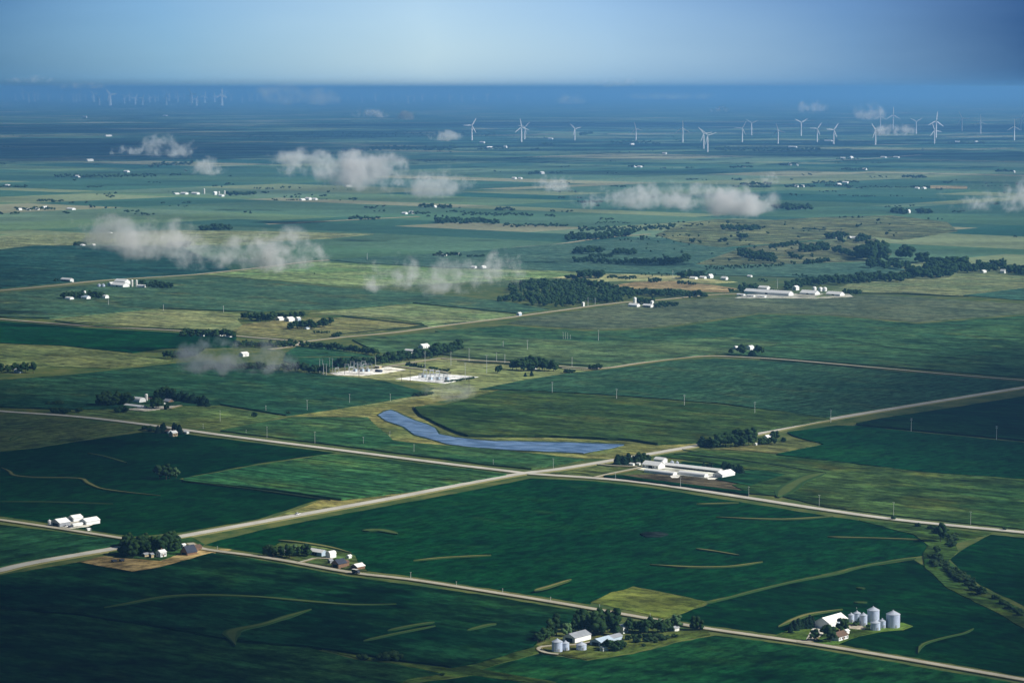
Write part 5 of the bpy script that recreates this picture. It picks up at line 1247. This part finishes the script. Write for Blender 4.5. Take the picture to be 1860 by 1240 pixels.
grove(B,'leaf',[(1253,1144),(1276,1145)],1,3,25,.8,'dark upright tree','at the right end of the lower centre farm')
grove(Sh,'bush',[(1140,1160),(1215,1160)],3,8,9,1.1,'low bush','on the lawn right of the lower centre farm')
grove(Sh,'bush',[(1165,1175),(1238,1155)],2,4,7,1.0,'small bush','on the grassy edge of the lower centre farm')
grove(Sh,'bush',[(1150,1168),(1210,1164)],2,4,11,1.0,'spreading bush','under the row of lower centre trees')
# crossroads grove, lower left
grove(B,'leaf',[(222,1008),(245,1011),(268,1008)],3,9,28,.95,'dark tree','in the left part of the crossroads grove')
grove(B,'leaf',[(225,996),(265,996)],3,6,24,.95,'dark tree','at the back left of the crossroads grove')
grove(Pp,'leaf',[(236,994)],0,1,26,1.0,'tall narrow tree','sticking out of the crossroads grove')
grove(B,'leaf',[(272,1001),(300,1004),(322,1001)],3,8,28,.85,'dark tree','in the right part of the crossroads grove')
grove(B,'leaf',[(308,992),(320,992)],2,3,28,.85,'lighter-tipped tall tree','at the highway end of the crossroads grove')
grove(B,'leaf',[(283,1010)],0,1,12,.9,'small dark tree','beside the small white crossroads house')
# gravel road farm
grove(B,'leaf',[(482,1009),(500,1011)],1,4,20,.85,'dark tree','at the left end of the gravel road farm')
grove(B,'leaf',[(506,1008),(514,1011)],1,2,19,.85,'dark tree','beside the hidden gravel road house')
grove(B,'leaf',[(526,1014)],0,1,25,.95,'largest dark tree','at the gravel road farm')
grove(Pp,'leaflight',[(536,1010)],0,1,20,.9,'pale slender tree','at the gravel road farm')
grove(B,'leaf',[(542,1010),(550,1010)],1,2,18,.8,'dark tree','between the pale slender tree and the long barn')
grove(B,'leaf',[(558,1010)],0,1,22,.85,'black-green tree','hiding the end of the long white-roofed barn')
# crossroads white farm
grove(C_,'needle',[(1118,844),(1135,844),(1142,842)],1.5,7,18,1.2,'dark conifer','at the left of the white crossroads farm')
grove(B,'leaf',[(1150,843),(1180,841)],1.5,6,17,.95,'dark tree','right of the conifers at the white crossroads farm')
grove(C_,'needle',[(1277,850),(1295,852)],1,4,9,1.2,'small dark conifer','behind the very long shed')
grove(C_,'needle',[(1312,856),(1349,860)],1.5,8,16,1.2,'dark conifer','behind the brightest white barn')
# highway grove
grove(C_,'needle',[(1275,811)],0,1,18,1.4,'pointed dark conifer','at the left tip of the highway grove')
grove(B,'leaf',[(1284,812),(1310,812),(1355,810),(1372,807)],2,11,21,1.0,'dark tree','in the big highway grove right of the crossroads')
grove(B,'leaf',[(1335,802),(1365,802)],2,4,22,.95,'tall dark tree','at the back of the big highway grove')
grove(B,'leaf',[(1378,808),(1412,807)],1.5,4,14,1.0,'dark tree','in front of the white-roofed highway house')
grove(B,'leaf',[(1402,797),(1410,799)],1,2,18,.9,'dark tree','behind the white-roofed highway house')
grove(Sh,'leaf',[(1424,803)],0,1,9,.8,'round bush','right of the white-roofed highway house')
# left farm
grove(B,'leaf',[(178,738),(199,737)],2,5,26,.9,'big dark tree','at the left end of the silo farm')
grove(B,'leaf',[(206,738),(236,736)],2,6,22,.85,'dark tree','left of the silo farm barns')
grove(B,'leaf',[(278,743),(293,742)],1,4,19,1.0,'dark tree','right of the tall pale silo')
grove(C_,'needle',[(283,728),(310,728),(345,733),(380,737)],1.5,16,17,1.3,'dark windbreak tree','in the row running right from the silo farm')
grove(B,'leaf',[(285,724),(312,724)],1.5,6,19,.9,'dark tree','behind the grey-roofed shed at the silo farm')
grove(Sh,'leaf',[(211,750),(230,749)],1,3,10,1.0,'dark bush','before the long low shed, silo farm')
grove(Sh,'bush',[(302,744)],0,1,9,1.0,'green bush','before the pale grey roof, silo farm')
grove(Sh,'leaf',[(94,751),(125,750)],1.5,6,11,1.0,'dark bush','beside the left-hand highway edge')
grove(Sh,'leaf',[(138,748),(152,747)],1,2,9,1.0,'round bush','right of the highway bushes, left')
grove(Sh,'leaf',[(84,737),(113,736)],1,3,9,1.2,'dark bush','on the field edge left of the silo farm')
grove(Sh,'leaf',[(463,758)],0,1,10,.9,'lone round bush','in the meadow left of the lake')
grove(Sh,'leaf',[(525,753)],0,1,6,1.2,'tiny dark bush','on the meadow edge left of the lake')
# highway house, left
grove(Sh,'leaf',[(262,782),(280,783)],1,4,9,1.0,'dark bush','left of the cream highway house')
grove(C_,'needle',[(286,787),(300,785)],1,3,16,1.2,'dark conifer','left of the cream highway house')
grove(C_,'needle',[(313,780),(328,788)],1,3,14,1.2,'dark conifer','beside the cream highway house')
# clump in the field
grove(B,'leaf',[(288,869),(314,870)],1,3,24,1.0,'dark tree','in the lone clump amid the dark left field')
grove(B,'leaflight',[(320,869)],0,1,18,.7,'bare greyish tree','at the right of the lone field clump')
# left edge
grove(B,'leaf',[(0,678),(62,676)],1.5,7,17,.9,'dark tree','in the grove at the left picture edge')
# substation windbreaks
grove(B,'leaf',[(543,630),(600,636),(684,645)],1,24,12,1.1,'dark tree','in the straight windbreak above the substation')
grove(B,'leaf',[(516,672),(560,678),(594,678)],1.5,14,16,1.0,'dark tree','in the belt left of the substation')
grove(B,'leaf',[(606,668),(660,663),(700,660),(740,654),(800,648)],2,26,15,1.0,'dark tree','in the belt right behind the substation')
grove(B,'leaf',[(695,652),(735,652),(800,646)],1.5,12,13,1.0,'dark tree','in the upper belt behind the substation')
grove(B,'leaf',[(788,645),(815,643),(836,637)],2,10,19,.95,'dark tree','in the rounded grove above the substation')
grove(C_,'needle',[(736,663),(773,669)],.6,8,7,1.4,'small conifer','in the line behind the right gravel pad')
grove(Sh,'leaf',[(777,669),(815,675)],.8,6,5,1.2,'small bush','along the lane to the right gravel pad')
grove(Sh,'leaf',[(808,695),(860,688)],.4,13,4,1.3,'tiny clipped bush','along the edge of the right gravel pad')
grove(Sh,'leaf',[(755,720),(788,716)],1,4,7,1.3,'dark bush','on the meadow below the substation')
grove(B,'leaf',[(928,672),(965,673),(1008,674)],1.5,12,18,.95,'dark tree','in the grove right of the substation')
grove(B,'leaf',[(940,666),(985,666)],1,6,17,.95,'dark tree','at the back of the grove right of the substation')
grove(B,'leaf',[(900,677),(911,677)],.5,2,12,1.0,'round dark tree','alone on the meadow, left of the substation grove')
grove(C_,'needle',[(945,685),(970,683)],.5,2,9,1.3,'small conifer','on the yellow meadow before the grove')
grove(B,'leaf',[(1012,668)],0,1,9,.8,'small dark tree','right behind the substation grove')
grove(Sh,'leaf',[(1027,678),(1041,679)],.8,3,8,1.2,'dark bush','at the meadow tip by the gravel road')
grove(B,'leaf',[(1068,672),(1094,672)],.8,4,10,1.1,'dark tree','in the short row beside the gravel road')
# four trees on the gravel road
grove(B,'leaf',[(1328,644)],0,1,12,.9,'left dark tree','by the small white roadside barn')
grove(B,'leaf',[(1346,646)],0,1,19,.85,'largest round tree','between the white roadside barns')
grove(C_,'needle',[(1364,647),(1369,647)],0,2,13,1.8,'dark cone-shaped tree','before the white roadside barn')
grove(B,'leaf',[(1371,642),(1386,643)],.5,3,15,.8,'dark tree','right of the white roadside barn')
# grove by the mist and the twin groves
grove(B,'leaf',[(296,651),(360,648)],2,9,14,1.0,'dark tree','in the grove left of the drifting mist')
grove(B,'leaf',[(330,612),(360,612),(400,612),(426,614)],1.5,13,14,.95,'dark tree','in the grove by the pale left road')
grove(B,'leaf',[(437,580),(490,583),(550,578)],1.5,14,14,1.05,'dark tree','in the upper twin grove')
grove(B,'leaf',[(522,597),(560,598),(602,591)],1.5,12,14,1.05,'dark tree','in the lower twin grove')
grove(Sh,'leaf',[(604,612),(616,612)],.4,3,8,1.1,'dark bush','on the pale field right of the twin groves')
# creek, right
grove(B,'leaf',[(1708,984)],0,1,32,.85,'large dark tree','standing on the creek bank')
grove(Sh,'leaf',[(1668,957)],0,1,8,1.2,'dark bush','by the highway near the creek head')
grove(Sh,'leaf',[(1623,944)],0,1,8,.8,'dark bush','under the tall pole on the right-hand highway')
grove(Sh,'leaf',[(1826,963)],0,1,7,1.0,'dark bush','beside the highway at the right edge')
grove(Sh,'leaf',[(1700,998),(1705,1015)],3,3,10,1.1,'dark bush','on the creek bank below the large tree')
grove(Sh,'bush',[(1690,1018),(1715,1030),(1770,1068)],8,34,9,1.3,'green bush','along the middle of the creek bank')
grove(Sh,'bush',[(1690,960),(1735,978),(1725,1000)],7,12,8,1.3,'green bush','around the large tree on the creek bank')
grove(B,'leaf',[(1772,1078),(1792,1082)],2,3,15,1.0,'dark tree','on the lower creek bank')
grove(Sh,'leaf',[(1805,1088),(1858,1120)],3,6,9,1.2,'dark bush','along the lower creek bank')
grove(Sh,'leaf',[(652,1199),(664,1199)],1,2,10,1.2,'dark bush','left on the bottom field edge')
grove(Sh,'leaf',[(688,1201),(722,1200)],1.5,4,16,1.1,'large dark bush','on the bottom field edge')
grove(Sh,'leaf',[(803,1227)],0,1,6,1.2,'tiny bush','where the bottom grass strips meet')

# ---- the many trees further off: one mass each
def lod_lib(lod):
    return [crown_np('broad', 100 + s, lod) for s in range(5)]
LOD1, LOD0 = lod_lib(1), lod_lib(0)
def mass(items, name, label, mt='leaf'):
    Vs, Fs, n = [], [], 0
    for x, y, h, w in items:
        p = U(x, y, 0); hm_ = 1.25 * h / S(x, y)
        V, F = (LOD1 if y > 430 else LOD0)[rng.integers(5)]
        a = rng.uniform(0, 6.28); ca, sa = math.cos(a), math.sin(a)
        q = V @ np.array([[ca, sa, 0], [-sa, ca, 0], [0, 0, 1]]) * np.array([hm_ * w, hm_ * w, hm_]) + np.array([p.x, p.y, 0])
        Vs.append(q); Fs.append(F + n); n += len(V)
    me_ = np_mesh(name, np.concatenate(Vs), np.concatenate(Fs), M[mt])
    o = link(bpy.data.objects.new(name, me_)); tag(o, label, kind='stuff'); return o
def poly_in(P, x, y):
    c = False; n = len(P)
    for i in range(n):
        (x0, y0), (x1, y1) = P[i], P[i-1]
        if (y0 > y) != (y1 > y) and x < (x1 - x0) * (y - y0) / (y1 - y0) + x0: c = not c
    return c
WOODP = [(925,549),(930,535),(918,528),(940,521),(965,517),(1000,516),(1060,517),(1098,518),(1110,526),(1150,532),(1150,545),(1120,550),(1060,555),(1030,560),(960,556)]
it = []
while len(it) < 420:
    x, y = random.uniform(900, 1160), random.uniform(514, 562)
    if poly_in(WOODP, x, y): it.append((x, y, random.uniform(8, 12), random.uniform(.9, 1.2)))
mass(it, 'woodland', 'dense dark wood beside the white farm, centre right')
BANDS = [ # base polyline, jitter, count, height px
 ([(905,548),(922,548)],1,4,9),([(1110,533),(1180,537),(1283,541)],1.5,46,10),([(1085,548),(1118,549)],1,9,8),([(1158,551),(1188,551)],1,9,9),([(1188,557),(1232,557)],1.5,14,7),
 ([(634,398),(690,398)],1,12,6),([(790,405),(850,405),(905,406)],1.5,32,9),([(913,411),(973,411),(1030,412)],1.5,22,5),([(840,390),(970,392)],1,26,5),([(898,382),(935,382)],.8,8,6),([(762,376),(786,377)],.6,6,7),([(798,376),(822,377)],.6,6,6),([(662,378),(683,379)],.5,5,4),([(745,389),(783,389)],.6,8,5),
 ([(1028,436),(1090,435),(1152,425)],2,44,10),([(1050,418),(1100,418),(1160,417),(1226,414)],2,48,6),([(1080,406),(1145,405)],1,12,3),([(1043,460),(1097,460)],1.5,18,10),([(1114,462),(1155,463)],1,13,9),([(1070,468),(1113,467)],1,11,6),([(1042,476),(1100,479),(1198,479)],1.5,40,8),([(1198,481),(1226,480),(1253,472)],1.5,16,11),([(1163,437),(1170,437)],.2,2,9),([(1254,442),(1262,442)],.2,2,10),([(1271,443)],.1,1,6),([(1311,417),(1380,417)],1.5,22,8),([(1341,434),(1358,433)],.6,5,8),([(1308,441),(1319,441)],.4,3,9),
 ([(1027,506),(1050,507)],.8,7,6),([(1052,506),(1095,505)],1,13,13),([(1102,506),(1155,508)],1,12,6),([(1177,513),(1200,513)],.5,5,8),([(1235,506),(1278,505)],1,11,12),([(1230,517),(1265,518)],.6,7,6),
 ([(1340,462),(1360,468),(1408,474)],3.5,34,10),([(1397,452),(1453,444)],1.5,20,7),([(1453,457),(1506,454)],2.5,24,10),([(1432,466),(1458,472)],1,8,7),([(1460,480),(1506,477)],1,14,7),([(1501,434),(1536,433)],1,12,10),([(1556,440),(1580,437)],1.5,8,12),([(1523,439),(1533,442)],.5,4,8),
 ([(1513,457),(1545,465),(1575,468)],2,20,9),([(1560,467),(1606,468)],4,26,20),([(1634,470),(1653,470)],1,5,20),([(1666,478),(1685,477)],1,5,15),([(1577,484),(1610,486),(1650,488)],3,26,12),([(1683,492),(1715,492),(1750,492)],4,34,17),([(1752,492),(1785,490),(1826,488)],3,26,11),([(1650,504),(1690,503),(1731,500)],3,30,14),([(1500,516),(1560,512),(1650,509)],2.5,48,12),([(1428,526),(1440,523),(1480,517),(1500,516)],2,26,12),([(1828,496),(1900,500)],2,18,13),([(1818,480),(1826,480)],.5,3,9),
 ([(1342,530),(1377,529)],1,9,12),([(1322,532),(1331,532)],.3,2,9),([(1528,533),(1565,533)],1.5,14,6),([(1396,529),(1405,529)],.3,3,5),([(1440,500),(1470,506)],2,6,4),([(1378,510),(1395,512)],1,5,4),
 ([(363,418),(417,418)],1,15,10),([(133,447),(157,446)],.7,7,7),([(305,450),(346,449)],1,9,9),([(252,521),(300,523),(312,523)],1.5,18,9),([(98,512),(106,511)],.5,3,5),([(113,543),(135,541),(186,541)],1.5,20,10),([(788,466),(838,466)],1,10,7),([(847,467),(880,467)],.6,8,4),([(869,488)],.1,1,5),
 ([(27,382),(100,381)],1,16,5),([(68,366),(98,366)],.7,8,5),([(0,341),(50,340)],.6,12,4),([(157,341),(187,340)],.5,8,3),([(412,355),(465,354)],.8,14,7),([(521,364),(541,364)],.3,5,3),([(578,363),(596,363)],.2,4,2),
 ([(100,321),(180,322),(285,320)],1,36,5),([(270,302),(350,298)],1.5,26,5),([(310,319),(328,319)],.4,4,5),([(962,317),(977,316)],.4,5,6),([(998,315),(1022,315)],.4,6,3),([(1140,304),(1170,303)],.4,8,4),([(1327,305),(1365,304)],.5,10,4),([(1415,301),(1450,300)],.5,9,4),([(1530,309),(1577,309)],.5,12,4),([(1637,323),(1682,323)],.6,12,5),
 ([(1345,336),(1400,336)],.8,16,5),([(1362,342),(1400,341)],.6,12,5),([(1425,340),(1480,340)],.8,14,5),([(1475,333),(1560,332)],.8,24,4),([(1500,338),(1550,340)],.8,12,4),([(1560,341),(1670,341)],.6,20,3),([(1655,341),(1690,342)],.5,8,5),([(1712,333),(1728,333)],.3,4,4),([(1808,313),(1838,313)],.5,8,5),
 ([(1407,380),(1440,380),(1472,381)],1.2,20,10),([(1622,386),(1648,388)],1,12,9),([(1667,388),(1690,388)],1,10,9),([(1523,356),(1538,356)],.3,4,3),([(1434,354),(1440,354)],.2,2,4),([(1549,357),(1582,358)],.3,6,3),([(1050,369),(1095,368)],.6,10,5),([(1570,357),(1590,357)],.3,4,3),
 ([(620,275),(700,272),(830,272)],1.5,50,6),([(760,294),(830,292)],.8,14,3),([(980,264),(1002,264)],.5,8,5),([(965,274),(980,274)],.4,5,5),([(868,272),(925,272)],.5,12,4),([(1300,272),(1490,275)],1.5,60,5),([(1110,260),(1200,262)],1,16,5),([(1720,262),(1790,262)],.8,18,4),([(1488,256),(1522,256)],.5,8,4),([(1055,246),(1075,244)],.5,8,5),([(1520,290),(1560,290)],.5,8,3),([(20,186),(560,192)],2,50,2.5),([(450,250),(900,244)],2.5,80,3),
 ([(560,500),(575,498)],.2,1,3),([(1240,412),(1280,410)],1,5,4),([(1160,500),(1300,500)],1.5,10,4),([(1280,490),(1420,483)],1.5,22,5),([(1120,440),(1250,430)],2,9,4),([(1840,432),(1848,432)],.3,2,5),([(600,606),(570,606)],.3,4,5),
 ([(427,629),(470,630),(538,629)],1.5,22,9),([(370,672),(440,670),(515,672)],1.5,26,10),([(320,650),(370,640)],1.5,8,9),
]
it = []
for i in range(110): it.append((random.uniform(1170, 1640), random.uniform(402, 484), random.uniform(2.5, 6), random.uniform(1, 1.5)))
for i in range(130):
    x0, y0 = random.uniform(0, 1860), 240 + 160 * random.random() ** .8
    w_ = random.uniform(3, 26)
    for k in range(random.randint(2, 9)): it.append((x0 + random.uniform(-w_, w_), y0 + random.uniform(-.8, .8), (y0 - 160) / 70. * random.uniform(.8, 1.5), random.uniform(1, 1.7)))
for pts, jy, n_, hp in BANDS:
    n_ = int(n_ * (1.8 if n_ > 3 else 1)); jy *= 1.7
    for i in range(int(n_)):
        x, y = along(pts, (i + random.uniform(.1, .9)) / n_) if len(pts) > 1 else pts[0]
        it.append((x, y + random.uniform(-jy, jy), hp * random.uniform(.7, 1.12), random.uniform(.95, 1.45)))
mass(it, 'distant_trees', 'shelter belts and groves scattered across the far farmland')
print('objects', len(bpy.data.objects))
